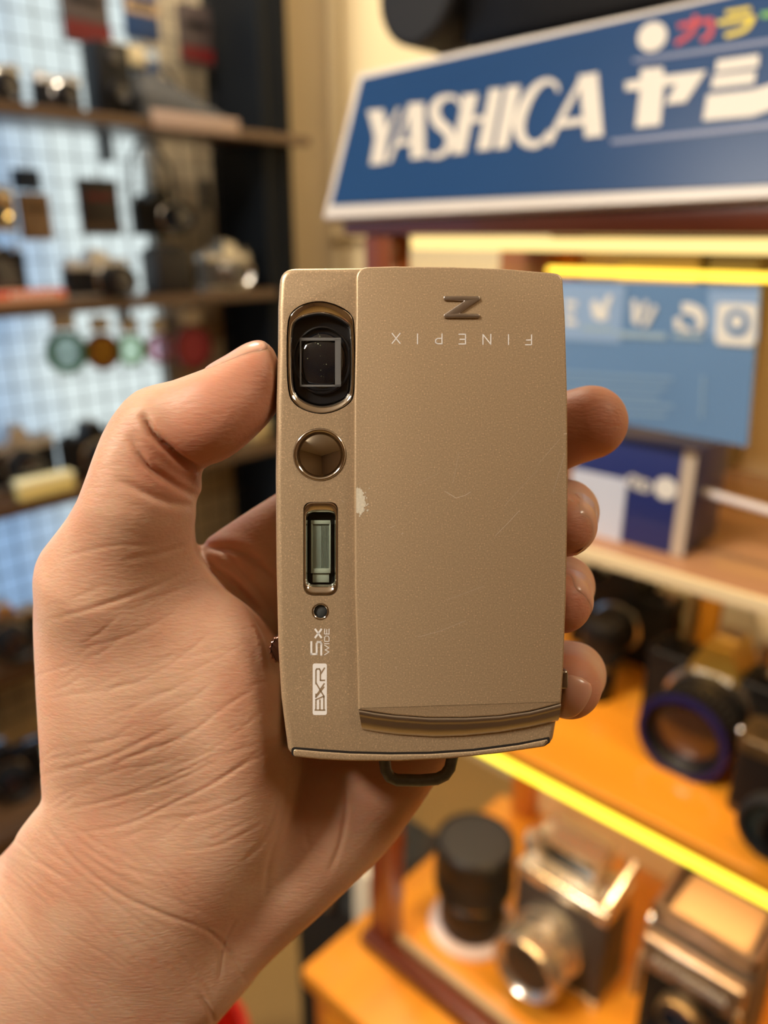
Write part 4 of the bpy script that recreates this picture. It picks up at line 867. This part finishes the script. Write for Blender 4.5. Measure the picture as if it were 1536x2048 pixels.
strokes([[(630.5, 1423), (630.5, 1403), (646.5, 1396), (646.5, 1403)], [(646.5, 1396), (646.5, 1424)], [(629, 1424), (648, 1424)], [(638.5, 1424), (638.5, 1404)], [(630.5, 1398), (646.5, 1364+14)],
         [(630.5, 1392), (630.5, 1396)], [(630.5, 1369), (646.5, 1396)], [(630.5, 1396), (647, 1371)], [(630.5, 1371), (630.5, 1344), (632, 1341), (637.5, 1341), (639.5, 1345), (639.5, 1364), (647.5, 1364)],
         [(639.5, 1352), (647.5, 1339.5)]], 0.27*mm, BF+0.04*mm, 'badge_letters', M_paint, dev, P)
L = {'F': [[(0, 0), (0, 1)], [(0, 1), (0.62, 1)], [(0, 0.52), (0.52, 0.52)]], 'I': [[(0, 0), (0, 1)]], 'N': [[(0, 0), (0, 1)], [(0, 1), (0.8, 0)], [(0.8, 0), (0.8, 1)]],
     'E': [[(0.66, 0), (0, 0), (0, 1), (0.66, 1)], [(0, 0.52), (0.55, 0.52)]], 'P': [[(0, 0), (0, 1)], [(0, 1), (0.45, 1), (0.66, 0.88), (0.66, 0.6), (0.45, 0.45), (0, 0.45)]],
     'X': [[(0, 0), (0.8, 1)], [(0, 1), (0.8, 0)]]}
b = MB()
for ch, xr, yt in [('F', 1063, 670), ('I', 1017, 669.5), ('N', 981.5, 669), ('E', 931, 668.5), ('P', 884, 668), ('I', 835, 668), ('X', 800, 667)]:
    h = 19.5
    for pl in L[ch]: b.stroke([P(xr-q[0]*h, yt+q[1]*h) for q in pl], 0.2*mm, 0.025*mm)
b.build('name_print', M_white, dev, smooth=False)
zpx = [(887, 592.5, 4.5), (959, 592.5, 4), (960, 600, 3), (918, 627.5, 1), (959.5, 628, 4.2), (959.5, 636.5, 4.2), (888, 636.5, 4.2), (887, 630, 3), (929, 602, 1), (887, 601, 4.2)]
MB().prism([q[:2] for q in rpoly(PP(zpx), 4)], -0.02*mm, 0.35*mm, bev=0.15*mm).build('letter_badge', mat('badge_chrome', (0.66, 0.60, 0.54), 0.3, 1.0), dev)
# wear: paint chip on the cover edge, fine scratches
random.seed(5)
M_chip = mat('bare_primer', (0.62, 0.56, 0.44), 0.7, noise=(2500, 0.75))
pts = []
for k in range(46):
    a = 2*PI*k/46; rx = 11.5+random.uniform(-2.8, 2.8); ry = 27+random.uniform(-3.5, 3.5)
    pts.append(P(max(712.5, 718+rx*math.cos(a)+(2 if math.sin(a) < 0 else -1)), 1001-ry*math.sin(a)))
cb = MB(); cb.poly(pts, 0.02*mm)
for k in range(22):
    x, y = P(random.gauss(730, 5), random.gauss(1005, 13)); r = random.uniform(0.6, 1.6)*u
    cb.poly([(x+r*math.cos(2*PI*i/5), y+r*1.4*math.sin(2*PI*i/5)) for i in range(5)], 0.021*mm)
cb.build('paint_chip', M_chip, dev, smooth=False)
M_scr = mat('scratch', (0.68, 0.56, 0.42), 0.5, 0.3)
for pl, wd in [([(889, 982), (912, 996), (930, 991), (941, 984)], 0.09), ([(906, 965), (918, 905)], 0.05), ([(1040, 1020), (1012, 1050), (990, 1072)], 0.07), ([(930, 1242), (880, 1262), (836, 1274)], 0.07), ([(893, 1200), (968, 1172)], 0.05),
               ([(1118, 880), (1075, 930)], 0.05), ([(1130, 905), (1106, 985)], 0.05), ([(782, 1055), (790, 1051)], 0.1), ([(803, 1068), (806, 1066)], 0.14), ([(1128, 868), (1133, 867)], 0.12), ([(834, 968), (880, 945)], 0.04), ([(791, 1334), (793, 1338)], 0.1), ([(1075, 940), (1010, 1010)], 0.04), ([(683, 1001), (687, 1004)], 0.1)]:
    strokes([pl], wd*mm, (0.02 if pl[0][0] > 712 else -1.48)*mm, 'scratch', M_scr, dev, P)
# strap lug, zoom dial, side button
lg = []
for q in rpoly([(768, 1515, 0), (782, 1562, 14), (890, 1560, 14), (908, 1515, 0)], 6): pass
loop = [(768, 1512), (772, 1540), (780, 1554), (794, 1560), (840, 1561), (874, 1558), (890, 1550), (900, 1536), (906, 1508)]
MB().tube([(*P(x, y, -11), -11*mm) for x, y in loop], [1.25*mm]*len(loop), 14, M=None).build('strap_lug', mat('gunmetal', (0.16, 0.18, 0.19), 0.4, 0.5, noise=(900, 0.7)), dev)
x0, y0 = P(549, 1296, -7); dl = MB(); prof = []
pts = []
for k in range(72):
    a = 2*PI*k/72; r = 3.05*mm + (0.28*mm if (k//2) % 2 else 0); pts.append((r*math.cos(a), r*math.sin(a)))
dl.prism(pts, -9.5*mm, -5*mm, bev=0.4*mm, M=T(P(557, 1296)[0]+0.6*mm, y0, 0), backbev=0.4*mm).build('zoom_dial', mat('rose_metal', (0.32, 0.17, 0.13), 0.25, 1.0), dev)
x1, y1 = P(1126, 1358, -4); MB().box((x1-1*mm, y1-1.9*mm, -7*mm), (x1+0.9*mm, y1+1.9*mm, -3*mm), 0.6*mm, 3).build('side_button', M_chromed, dev)
# ------------------------------------------------------------------ the hand (one continuous surface, solved from tapered limbs)
def hand():
    VX = 0.8
    x0, x1, y0, y1, z0, z1 = -158, 56, -190, 44, -84, 7
    xs = np.arange(x0, x1, VX, dtype=np.float32); ys = np.arange(y0, y1, VX, dtype=np.float32); zs = np.arange(z0, z1, VX, dtype=np.float32)
    X = xs[:, None, None]; Y = ys[None, :, None]; Z = zs[None, None, :]
    def C(p):   # px, py, z -> mm
        k = (D0-p[2])/F_PX; return np.array([(p[0]-768)*k, -(p[1]-1024)*k, p[2]], np.float32)
    def cap(a, b, ra, rb, sq=1.0):
        A = C(a); B = C(b); d = B-A; L2 = float((d*d).sum())
        t = ((X-A[0])*d[0] + (Y-A[1])*d[1] + (Z-A[2])*d[2])/L2; np.clip(t, 0, 1, out=t)
        q = (X-A[0]-t*d[0])**2 + (Y-A[1]-t*d[1])**2 + ((Z-A[2]-t*d[2])*sq)**2
        return np.sqrt(q) - (ra + (rb-ra)*t)
    def ell(c, r, rot=0.0):
        c = C(c); ca, sa = math.cos(rot), math.sin(rot)
        u = (X-c[0])*ca + (Y-c[1])*sa; v = -(X-c[0])*sa + (Y-c[1])*ca; wz = Z-c[2]
        k0 = np.sqrt((u/r[0])**2+(v/r[1])**2+(wz/r[2])**2); k1 = np.sqrt((u/r[0]**2)**2+(v/r[1]**2)**2+(wz/r[2]**2)**2)
        return k0*(k0-1)/np.maximum(k1, 1e-6)
    def smin(a, b, k):
        h = np.maximum(k-np.abs(a-b), 0)/k; return np.minimum(a, b) - h*h*h*k/6
    def smax(a, b, k): return -smin(-a, -b, k)
    def uni(l, k):
        r = l[0]
        for q in l[1:]: r = smin(r, q, k)
        return r
    # outline polygons in photo pixels, evaluated as 2D signed distance on a raster, read through the view frustum
    def polysdf(poly):
        gx = np.arange(-900, 1500, 4, dtype=np.float32); gy = np.arange(500, 3300, 4, dtype=np.float32)
        GX, GY = np.meshgrid(gx, gy, indexing='ij'); d = np.full(GX.shape, 1e9, np.float32); s = np.ones(GX.shape, np.float32)
        n = len(poly)
        for i in range(n):
            ax, ay = poly[i]; bx, by = poly[i-1]; ex, ey = bx-ax, by-ay; wx, wy = GX-ax, GY-ay
            t = np.clip((wx*ex+wy*ey)/(ex*ex+ey*ey), 0, 1); d = np.minimum(d, (wx-ex*t)**2+(wy-ey*t)**2)
            c1 = GY >= ay; c2 = GY < by; c3 = ex*wy > ey*wx
            fl = (c1 & c2 & c3) | (~c1 & ~c2 & ~c3); s = np.where(fl, -s, s)
        sd = s*np.sqrt(d)
        out = np.empty((len(xs), len(ys), len(zs)), np.float32)
        for k, z in enumerate(zs):
            sc = F_PX/(D0-z); U = np.clip((768+xs*sc+900)/4, 0, len(gx)-1.01); V = np.clip((1024-ys*sc-500)/4, 0, len(gy)-1.01)
            iu = U.astype(int); iv = V.astype(int); fu = (U-iu)[:, None]; fv = (V-iv)[None, :]
            a = sd[np.ix_(iu, iv)]; b = sd[np.ix_(iu+1, iv)]; c = sd[np.ix_(iu, iv+1)]; e = sd[np.ix_(iu+1, iv+1)]
            out[:, :, k] = ((a*(1-fu)+b*fu)*(1-fv)+(c*(1-fu)+e*fu)*fv)/sc
        return out
    polyT = [(-860, 2420), (-400, 2018), (-100, 1778), (0, 1692), (50, 1643), (84, 1604), (81, 1560), (77, 1480), (72, 1400), (67, 1300), (61, 1200), (60, 1160), (66, 1130), (80, 1102), (105, 1072), (132, 1038), (152, 1005), (170, 958),
             (184, 918), (203, 868), (222, 832), (246, 800), (272, 778), (300, 768), (345, 759), (385, 746), (410, 737), (450, 713), (490, 686), (518, 671), (538, 672), (552, 690), (570, 760), (560, 830), (545, 850), (505, 884), (470, 917), (445, 938), (425, 944),
             (412, 945), (415, 962), (416, 975), (410, 988), (396, 997), (393, 1012), (394, 1030), (390, 1050), (392, 1085), (400, 1112), (425, 1150), (455, 1182), (495, 1210), (528, 1240), (566, 1290), (596, 1360), (608, 1450), (606, 1535), (594, 1590), (580, 1680), (560, 1760), (530, 1880), (500, 1965), (425, 2050), (300, 2190), (150, 2340), (-200, 2700), (-700, 3200)]
    polyP = [(-860, 2420), (-400, 2018), (-100, 1778), (0, 1692), (84, 1604), (160, 1500), (260, 1300), (350, 1130), (392, 1082), (420, 1062), (450, 1045), (500, 1017), (548, 990), (600, 955), (690, 900), (800, 850), (900, 840), (1010, 930), (1050, 1080), (1050, 1280), (1000, 1420), (940, 1500), (872, 1570), (846, 1618),
             (800, 1680), (755, 1724), (690, 1785), (640, 1832), (570, 1895), (500, 1962), (425, 2050), (300, 2190), (150, 2340), (-200, 2700), (-700, 3200)]
    # thumb, thenar and forearm
    arm = uni([cap((250, 1730, -36), (-260, 2230, -62), 22, 26), cap((330, 1800, -38), (-160, 2330, -64), 22, 27), cap((420, 1880, -40), (-60, 2420, -66), 20, 27)], 14)
    th = uni([cap((318, 868, -9), (440, 806, -9), 10.6, 10.2), cap((440, 806, -9), (505, 762, -9), 10.2, 8.8),
              ell((430, 835, -5), (12, 9, 8), 0.45),
              cap((275, 930, -10), (318, 868, -9), 11.5, 10.8), cap((270, 1010, -11), (275, 930, -10), 13.2, 11.8)], 4)
    th = smin(th, cap((225, 1150, -16), (272, 1010, -11), 17, 13.0), 8)
    th = smin(th, ell((345, 1340, -24), (26, 33, 21), -0.15), 16)
    th = smin(th, ell((485, 1425, -21), (13, 29, 17), 0.15), 12)
    th = smin(th, ell((200, 1380, -28), (18, 34, 19), 0.0), 12)
    th = smin(th, cap((330, 1600, -34), (430, 1480, -30), 22, 16), 14)
    th = smin(th, cap((370, 1730, -37), (500, 1590, -35), 22, 20), 18)
    th = smin(th, cap((250, 1640, -35), (400, 1640, -33), 22, 21), 18)
    th = smin(th, arm, 16)
    th = smax(th, polysdf(polyT), 5.0)
    # palm
    pm = uni([cap((330, 1780, -40), (640, 1010, -35), 15, 10.5), cap((380, 1830, -41), (700, 1110, -35), 15, 11), cap((420, 1860, -42), (760, 1230, -35.5), 15, 11), cap((470, 1880, -42), (820, 1370, -36), 15, 11),
              cap((520, 1130, -35), (640, 1010, -34), 12, 10.5), cap((600, 1680, -38), (800, 1480, -36), 18, 14), cap((500, 1780, -38), (620, 1650, -36), 18, 18), cap((430, 1200, -38), (560, 1120, -35), 12, 11)], 12)
    pm = smin(pm, arm, 12)
    pm = smax(pm, polysdf(polyP), 5.0)
    h = smin(th, pm, 3.5)
    # fingers
    idx = uni([cap((690, 985, -34), (960, 905, -31), 10.5, 9.3), cap((960, 905, -31), (1090, 872, -27.5), 9.0, 8.6), cap((1090, 872, -27.5), (1180, 845, -23), 8.7, 8.3)], 3)
    mid = uni([cap((740, 1110, -35), (1020, 1030, -31.5), 10, 9), cap((1020, 1030, -31.5), (1130, 1025, -27), 8.8, 7.6), cap((1130, 1025, -27), (1128, 1052, -12), 7.2, 6.6)], 2)
    rng = uni([cap((780, 1230, -35.5), (1020, 1180, -31.5), 9.6, 8.6), cap((1020, 1180, -31.5), (1126, 1172, -27), 8.4, 7.0), cap((1126, 1172, -27), (1122, 1206, -12), 6.8, 6.4)], 2)
    pin = uni([cap((830, 1370, -35.5), (1040, 1330, -31), 9.4, 7.8), cap((1040, 1330, -31), (1146, 1348, -26), 7.6, 7.0), cap((1146, 1348, -26), (1136, 1372, -12), 7.2, 6.9)], 2)
    for f, k in ((idx, 4), (mid, 3), (rng, 3), (pin, 3)): h = smin(h, f, 2.0 if k == 3 else 3.0)
    # pressed flat against the camera
    bx0, by1 = -21.55, 48.4; bx1, by0 = 35.75, -49.2
    ZC = (-20.3-2)/2; HZ = (20.3-2)/2+2
    dx = np.abs(X-(bx0+bx1)/2)-(bx1-bx0)/2; dy = np.abs(Y-(by0+by1)/2)-(by1-by0)/2; dz = np.abs(Z+9.0)-11.3
    box = np.minimum(np.maximum(np.maximum(dx, dy), dz), 0) + np.sqrt(np.maximum(dx, 0)**2+np.maximum(dy, 0)**2+np.maximum(dz, 0)**2)
    h = smax(h, -(box-0.05), 1.2)
    # closed at the domain border
    h[0], h[-1], h[:, 0], h[:, -1], h[:, :, 0], h[:, :, -1] = 1, 1, 1, 1, 1, 1
    h = h.astype(np.float32)
    # ---- surface nets
    ins = h < 0; nx, ny, nz = h.shape
    cellin = np.zeros((nx-1, ny-1, nz-1), np.uint8)
    for i in (0, 1):
        for j in (0, 1):
            for k in (0, 1): cellin += ins[i:nx-1+i, j:ny-1+j, k:nz-1+k]
    act = (cellin > 0) & (cellin < 8); ci = np.argwhere(act); idm = np.full(act.shape, -1, np.int64); idm[act] = np.arange(len(ci))
    acc = np.zeros((len(ci), 3)); cnt = np.zeros(len(ci)); cr = [(i, j, k) for i in (0, 1) for j in (0, 1) for k in (0, 1)]
    for a in cr:
        for ax in range(3):
            if a[ax]: continue
            b = list(a); b[ax] = 1
            va = h[ci[:, 0]+a[0], ci[:, 1]+a[1], ci[:, 2]+a[2]]; vb = h[ci[:, 0]+b[0], ci[:, 1]+b[1], ci[:, 2]+b[2]]
            m = (va < 0) != (vb < 0); t = np.where(m, va/np.where(m, va-vb, 1), 0)
            p = np.array(a, float)[None, :].repeat(len(ci), 0); p[:, ax] += t; acc[m] += p[m]; cnt[m] += 1
    V = (ci + acc/cnt[:, None])*VX + np.array([x0, y0, z0])
    F = []
    for ax in range(3):
        sl0 = [slice(None)]*3; sl1 = [slice(None)]*3; sl0[ax] = slice(0, -1); sl1[ax] = slice(1, None)
        s = ins[tuple(sl0)] != ins[tuple(sl1)]; e = np.argwhere(s); u, v = [(1, 2), (2, 0), (0, 1)][ax]
        e = e[(e[:, u] > 0) & (e[:, v] > 0) & (e[:, u] < h.shape[u]-1) & (e[:, v] < h.shape[v]-1)]
        q = []
        for du, dv in ((-1, -1), (0, -1), (0, 0), (-1, 0)):
            c = e.copy(); c[:, u] += du; c[:, v] += dv; q.append(idm[c[:, 0], c[:, 1], c[:, 2]])
        q = np.stack(q, 1); fl = ins[tuple(e.T)]; q[~fl] = q[~fl][:, ::-1]; F.append(q)
    F = np.concatenate(F)
    return V, F, h, (x0, y0, z0, VX)
HV, HF, HS, HG = hand()
def sdf_at(p):   # p Nx3 mm
    x0, y0, z0, vx = HG; q = (p-np.array([x0, y0, z0]))/vx; i = np.clip(q.astype(int), 0, np.array(HS.shape)-2); f = q-i; r = 0
    for a in (0, 1):
        for b in (0, 1):
            for c in (0, 1):
                w_ = (f[:, 0] if a else 1-f[:, 0])*(f[:, 1] if b else 1-f[:, 1])*(f[:, 2] if c else 1-f[:, 2])
                r = r + w_*HS[i[:, 0]+a, i[:, 1]+b, i[:, 2]+c]
    return r
me = bpy.data.meshes.new('hand_mesh')
me.vertices.add(len(HV)); me.vertices.foreach_set('co', (HV*0.001).astype(np.float32).ravel())
me.loops.add(HF.size); me.loops.foreach_set('vertex_index', HF.ravel().astype(np.int32))
me.polygons.add(len(HF)); me.polygons.foreach_set('loop_start', np.arange(0, HF.size, 4, dtype=np.int32))
me.update(calc_edges=True); me.validate()
ho = bpy.data.objects.new('person', me); COL.objects.link(ho)
sm = ho.modifiers.new('s', 'SMOOTH'); sm.factor = 0.5; sm.iterations = 4
ss = ho.modifiers.new('ss', 'SUBSURF'); ss.levels = 1; ss.render_levels = 1
dg = bpy.context.evaluated_depsgraph_get(); me2 = bpy.data.meshes.new_from_object(ho.evaluated_get(dg)); ho.modifiers.clear(); ho.data = me2
n = len(me2.vertices); co = np.empty(n*3, np.float32); me2.vertices.foreach_get('co', co); co = co.reshape(-1, 3)*1000
no = np.empty(n*3, np.float32); me2.vertex_normals.foreach_get('vector', no); no = no.reshape(-1, 3)
px = 768+co[:, 0]*F_PX/(D0-co[:, 2]); py = 1024-co[:, 1]*F_PX/(D0-co[:, 2])
front = np.clip((no[:, 2]+0.05)*4, 0, 1)
def crease(pl, depth, wd, puff=0.0):
    P_ = []
    pl = [np.array(p, float) for p in pl]
    for i in range(len(pl)-1):
        p0 = pl[max(i-1, 0)]; p1 = pl[i]; p2 = pl[i+1]; p3 = pl[min(i+2, len(pl)-1)]
        for k in range(6):
            t = k/6; P_.append(0.5*((2*p1)+(-p0+p2)*t+(2*p0-5*p1+4*p2-p3)*t*t+(-p0+3*p1-3*p2+p3)*t**3))
    P_.append(pl[-1]); P_ = np.array(P_); ns = len(P_)-1; d = np.full(n, 1e9); tt = np.zeros(n)
    lo = P_.min(0)-60; hi = P_.max(0)+60; m = (px > lo[0]) & (px < hi[0]) & (py > lo[1]) & (py < hi[1]) & (front > 0)
    x = px[m]; y = py[m]; dm_ = np.full(x.shape, 1e9); tm = np.zeros(x.shape)
    for i in range(ns):
        a = P_[i]; e = P_[i+1]-a; t = np.clip(((x-a[0])*e[0]+(y-a[1])*e[1])/max(e@e, 1e-9), 0, 1); q = np.hypot(x-a[0]-t*e[0], y-a[1]-t*e[1])
        c = q < dm_; dm_[c] = q[c]; tm[c] = (i+t[c])/ns
    fade = np.sin(np.clip(tm, 0.02, 0.98)*PI)**0.5
    g = -depth*np.exp(-(dm_/wd)**2) + puff*np.exp(-((dm_-2.2*wd)/(1.6*wd))**2)
    D[m] += g*fade*front[m]
D = np.zeros(n)
for pl, dp, wd, pf in [
    ([(288, 835), (305, 865), (335, 895), (370, 925), (412, 943)], 1.7, 7, 0.4), ([(262, 878), (290, 925), (330, 955), (375, 985), (402, 994)], 0.6, 7, 0.2),
    ([(240, 960), (290, 985), (340, 1005), (393, 1012)], 0.5, 8, 0.15), ([(280, 905), (300, 935), (340, 965), (385, 985)], 0.3, 5, 0.1),
    ([(392, 1080), (420, 1130), (470, 1175), (505, 1215), (535, 1275), (548, 1340)], 1.0, 8, 0.4), ([(398, 1098), (450, 1095), (500, 1115), (548, 1165)], 0.9, 8, 0.3), ([(395, 1085), (440, 1100), (480, 1140), (520, 1190), (548, 1230)], 0.4, 6, 0.1),
    ([(120, 1120), (180, 1100), (250, 1090), (320, 1095)], 0.11, 4.5, 0.00), ([(100, 1240), (190, 1215), (290, 1180), (380, 1140)], 0.12, 4.5, 0.03), ([(250, 1120), (330, 1105), (370, 1090)], 0.17, 5.2, 0.05),
    ([(580, 1545), (575, 1600), (560, 1660), (540, 1720), (530, 1790)], 0.28, 6.0, 0.07), ([(690, 1560), (692, 1620), (680, 1690), (660, 1740)], 0.25, 5.2, 0.05), ([(618, 1700), (612, 1660), (625, 1610)], 0.14, 4.5, 0.03),
    ([(555, 1600), (540, 1650), (520, 1690), (490, 1720)], 0.19, 4.5, 0.05),
    ([(88, 1650), (150, 1720), (240, 1790), (330, 1830), (410, 1860), (455, 1900), (490, 1960)], 0.28, 4.5, 0.06), ([(95, 1700), (170, 1760), (260, 1830), (350, 1900), (400, 1950), (430, 2000)], 0.14, 3.8, 0.03), ([(150, 1700), (230, 1750), (320, 1790), (420, 1830)], 0.11, 3.8, 0.03),
    ([(110, 1640), (180, 1700), (260, 1740), (350, 1760)], 0.11, 4.5, 0.03), ([(470, 1840), (445, 1900), (440, 1960)], 0.19, 3.8, 0.05), ([(400, 1990), (420, 2020), (430, 2046)], 0.28, 4.5, 0.05),
    ([(130, 1620), (220, 1600), (330, 1570), (430, 1525)], 0.12, 3.8, 0.03), ([(150, 1665), (250, 1650), (340, 1610), (440, 1560), (520, 1500)], 0.15, 3.8, 0.03), ([(110, 1540), (200, 1520), (290, 1480), (350, 1450)], 0.14, 3.8, 0.03), ([(240, 1520), (330, 1490), (420, 1440)], 0.12, 3.8, 0.02),
    ([(250, 1590), (350, 1550), (450, 1500)], 0.11, 3.0, 0.02), ([(90, 1400), (160, 1385), (240, 1350)], 0.08, 3.8, 0.00), ([(200, 1440), (300, 1400), (400, 1350)], 0.09, 3.8, 0.00), ([(300, 1640), (400, 1630), (500, 1590)], 0.11, 3.8, 0.01), ([(360, 1700), (440, 1690), (520, 1650)], 0.11, 3.8, 0.01),
    ([(300, 1440), (380, 1400), (440, 1350)], 0.08, 3.0, 0.00), ([(240, 1380), (340, 1330), (430, 1260)], 0.08, 3.8, 0.00), ([(160, 1300), (260, 1270), (360, 1220)], 0.08, 3.8, 0.00),
    ([(1136, 990), (1150, 1000), (1166, 1012)], 0.3, 4, 0), ([(1134, 1142), (1150, 1148), (1172, 1166), (1180, 1190)], 0.5, 4, 0.1), ([(1160, 1300), (1190, 1330), (1180, 1370)], 0.15, 6, 0)]:
    crease(pl, dp, wd, pf)
# fine wrinkles across the wrist
rs = np.random.RandomState(3)
for k in range(60):
    cx_, cy_ = rs.uniform(20, 420), rs.uniform(1690, 2030); a = math.radians(38+rs.uniform(-10, 12)); l = rs.uniform(40, 110)
    if cy_ > 2048: continue
    crease([(cx_-l*math.cos(a), cy_-l*math.sin(a)), (cx_+8*rs.uniform(-1, 1), cy_+6*rs.uniform(-1, 1)), (cx_+l*math.cos(a), cy_+l*math.sin(a))], rs.uniform(0.05, 0.12), 3.5)
for k in range(70):
    cx_, cy_ = rs.uniform(100, 520), rs.uniform(1180, 1680); a = math.radians(-22+rs.uniform(-16, 12)); l = rs.uniform(25, 75)
    crease([(cx_-l*math.cos(a), cy_-l*math.sin(a)), (cx_, cy_+5*rs.uniform(-1, 1)), (cx_+l*math.cos(a), cy_+l*math.sin(a))], rs.uniform(0.04, 0.1), 3.5)
co += no*D[:, None]
me2.vertices.foreach_set('co', (co*0.001).astype(np.float32).ravel()); me2.update()
me2.polygons.foreach_set('use_smooth', [True]*len(me2.polygons))
ho.matrix_world = HELD
# skin
def skin():
    m = bpy.data.materials.new('skin'); m.use_nodes = True; nt = m.node_tree; b = nt.nodes['Principled BSDF']; N = nt.nodes.new; Lk = nt.links.new
    tc = N('ShaderNodeTexCoord')
    n1 = N('ShaderNodeTexNoise'); n1.inputs['Scale'].default_value = 70; n1.inputs['Detail'].default_value = 4; Lk(tc.outputs['Object'], n1.inputs['Vector'])
    r = N('ShaderNodeValToRGB'); e = r.color_ramp.elements; e[0].position = 0.34; e[0].color = (0.62, 0.325, 0.21, 1); e[1].position = 0.66; e[1].color = (0.68, 0.42, 0.285, 1)
    Lk(n1.outputs['Fac'], r.inputs[0])
    col = r.outputs[0]
    # redder thumb and finger pads; right-hand tips also carry shade in the colour
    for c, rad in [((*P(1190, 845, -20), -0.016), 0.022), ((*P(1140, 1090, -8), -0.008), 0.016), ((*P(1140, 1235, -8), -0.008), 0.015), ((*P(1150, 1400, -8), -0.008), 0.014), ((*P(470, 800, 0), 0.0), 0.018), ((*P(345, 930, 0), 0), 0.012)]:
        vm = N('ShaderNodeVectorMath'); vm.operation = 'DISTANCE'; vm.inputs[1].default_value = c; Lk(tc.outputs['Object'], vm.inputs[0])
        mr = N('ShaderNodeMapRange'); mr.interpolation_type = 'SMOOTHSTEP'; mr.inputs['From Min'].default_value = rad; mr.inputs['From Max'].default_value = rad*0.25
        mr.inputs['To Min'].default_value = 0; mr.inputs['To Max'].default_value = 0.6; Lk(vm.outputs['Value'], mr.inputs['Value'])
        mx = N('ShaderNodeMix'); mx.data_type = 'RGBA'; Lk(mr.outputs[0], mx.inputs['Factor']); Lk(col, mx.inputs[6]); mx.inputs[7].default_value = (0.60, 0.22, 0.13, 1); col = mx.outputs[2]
    Lk(col, b.inputs['Base Color'])
    b.inputs['Roughness'].default_value = 0.5; b.inputs['Specular IOR Level'].default_value = 0.35
    b.subsurface_method = 'RANDOM_WALK'
    b.inputs['Subsurface Weight'].default_value = 0.55; b.inputs['Subsurface Radius'].default_value = (1.0, 0.32, 0.16); b.inputs['Subsurface Scale'].default_value = 0.003
    mp = N('ShaderNodeMapping'); mp.inputs['Rotation'].default_value = (0, 0, 0.45); mp.inputs['Scale'].default_value = (0.35, 1.3, 1); Lk(tc.outputs['Object'], mp.inputs[0])
    n2 = N('ShaderNodeTexNoise'); n2.inputs['Scale'].default_value = 1100; n2.inputs['Detail'].default_value = 4; n2.inputs['Distortion'].default_value = 0.4; Lk(mp.outputs[0], n2.inputs['Vector'])
    v = N('ShaderNodeTexVoronoi'); v.inputs['Scale'].default_value = 1500; Lk(mp.outputs[0], v.inputs['Vector'])
    ad = N('ShaderNodeMath'); ad.operation = 'ADD'; Lk(n2.outputs['Fac'], ad.inputs[0]); 
    ml = N('ShaderNodeMath'); ml.operation = 'MULTIPLY'; ml.inputs[1].default_value = 0.35; Lk(v.outputs['Distance'], ml.inputs[0]); Lk(ml.outputs[0], ad.inputs[1])
    bp = N('ShaderNodeBump'); bp.inputs['Strength'].default_value = 0.55; bp.inputs['Distance'].default_value = 0.00018; Lk(ad.outputs[0], bp.inputs['Height']); Lk(bp.outputs[0], b.inputs['Normal'])
    return m
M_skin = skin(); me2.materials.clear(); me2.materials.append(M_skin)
tag(ho, 'bare left hand and forearm gripping the compact camera, thumb on its left side', 'person')
# nails, moulded onto the finger surface
M_nail = mat('nail', (0.70, 0.38, 0.27), 0.32, coat=0.3); M_nail.node_tree.nodes['Principled BSDF'].inputs['Subsurface Weight'].default_value = 0.3; M_nail.node_tree.nodes['Principled BSDF'].inputs['Subsurface Scale'].default_value = 0.001
def nail(c, ax, nrm, length, width, lift=0.35):
    k = (D0-c[2])/F_PX; c = np.array([(c[0]-768)*k, -(c[1]-1024)*k, c[2]]); nrm = np.array(nrm, float); nrm /= np.linalg.norm(nrm)
    ax = np.array(ax, float); ax -= nrm*(ax@nrm); ax /= np.linalg.norm(ax); sd = np.cross(ax, nrm)
    NU, NV = 26, 22; g = []
    for i in range(NU+1):
        u = -1+2*i/NU; wv = (1-abs(u)**5)**0.35 if abs(u) < 1 else 0.0
        wv = max(wv, 0.02)
        for j in range(NV+1):
            v = (-1+2*j/NV)*wv; g.append(c + ax*u*length/2 + sd*v*width/2 + nrm*9)
    p = np.array(g); out = np.tile(nrm, (len(p), 1))
    for _ in range(40):
        d = sdf_at(p); p = p - nrm*np.clip(d-0.0, -1, 1)[:, None]*0.7
    vv = ((np.arange(len(p)) % (NV+1))/NV*2-1); uu = ((np.arange(len(p))//(NV+1))/NU*2-1)
    top = p + nrm*(lift*np.clip(np.minimum(1-np.abs(vv)**6, 1-np.abs(uu)**10), 0, 1))[:, None]
    b = MB(); vt = [b.bm.verts.new(tuple(q*0.001)) for q in top]; vb = [b.bm.verts.new(tuple(q*0.001)) for q in (p-nrm*0.35)]
    W = NV+1
    for i in range(NU):
        for j in range(NV):
            a = i*W+j; b.bm.faces.new((vt[a], vt[a+1], vt[a+W+1], vt[a+W])); b.bm.faces.new((vb[a+W], vb[a+W+1], vb[a+1], vb[a]))
    ring = [j for j in range(W)] + [i*W+NV for i in range(1, NU+1)] + [NU*W+j for j in range(NV-1, -1, -1)] + [i*W for i in range(NU-1, 0, -1)]
    for a, c2 in zip(ring, ring[1:]+ring[:1]): b.bm.faces.new((vt[a], vb[a], vb[c2], vt[c2]))
    return b.build('fingernail', M_nail, ho, ang=70)
nail((475, 715, -8), (0.8, 0.45, 0), (-0.36, 0.78, 0.42), 14, 13)
nail((1180, 1032, -13), (0.1, -0.35, 1), (0.86, 0.42, -0.28), 10, 10)
nail((1168, 1172, -12), (0.0, -0.5, 0.8), (0.74, 0.56, 0.22), 10, 9)
nail((1143, 1398, -6), (-0.35, -0.85, 0.2), (0.25, 0.0, 0.95), 9.5, 6.2)
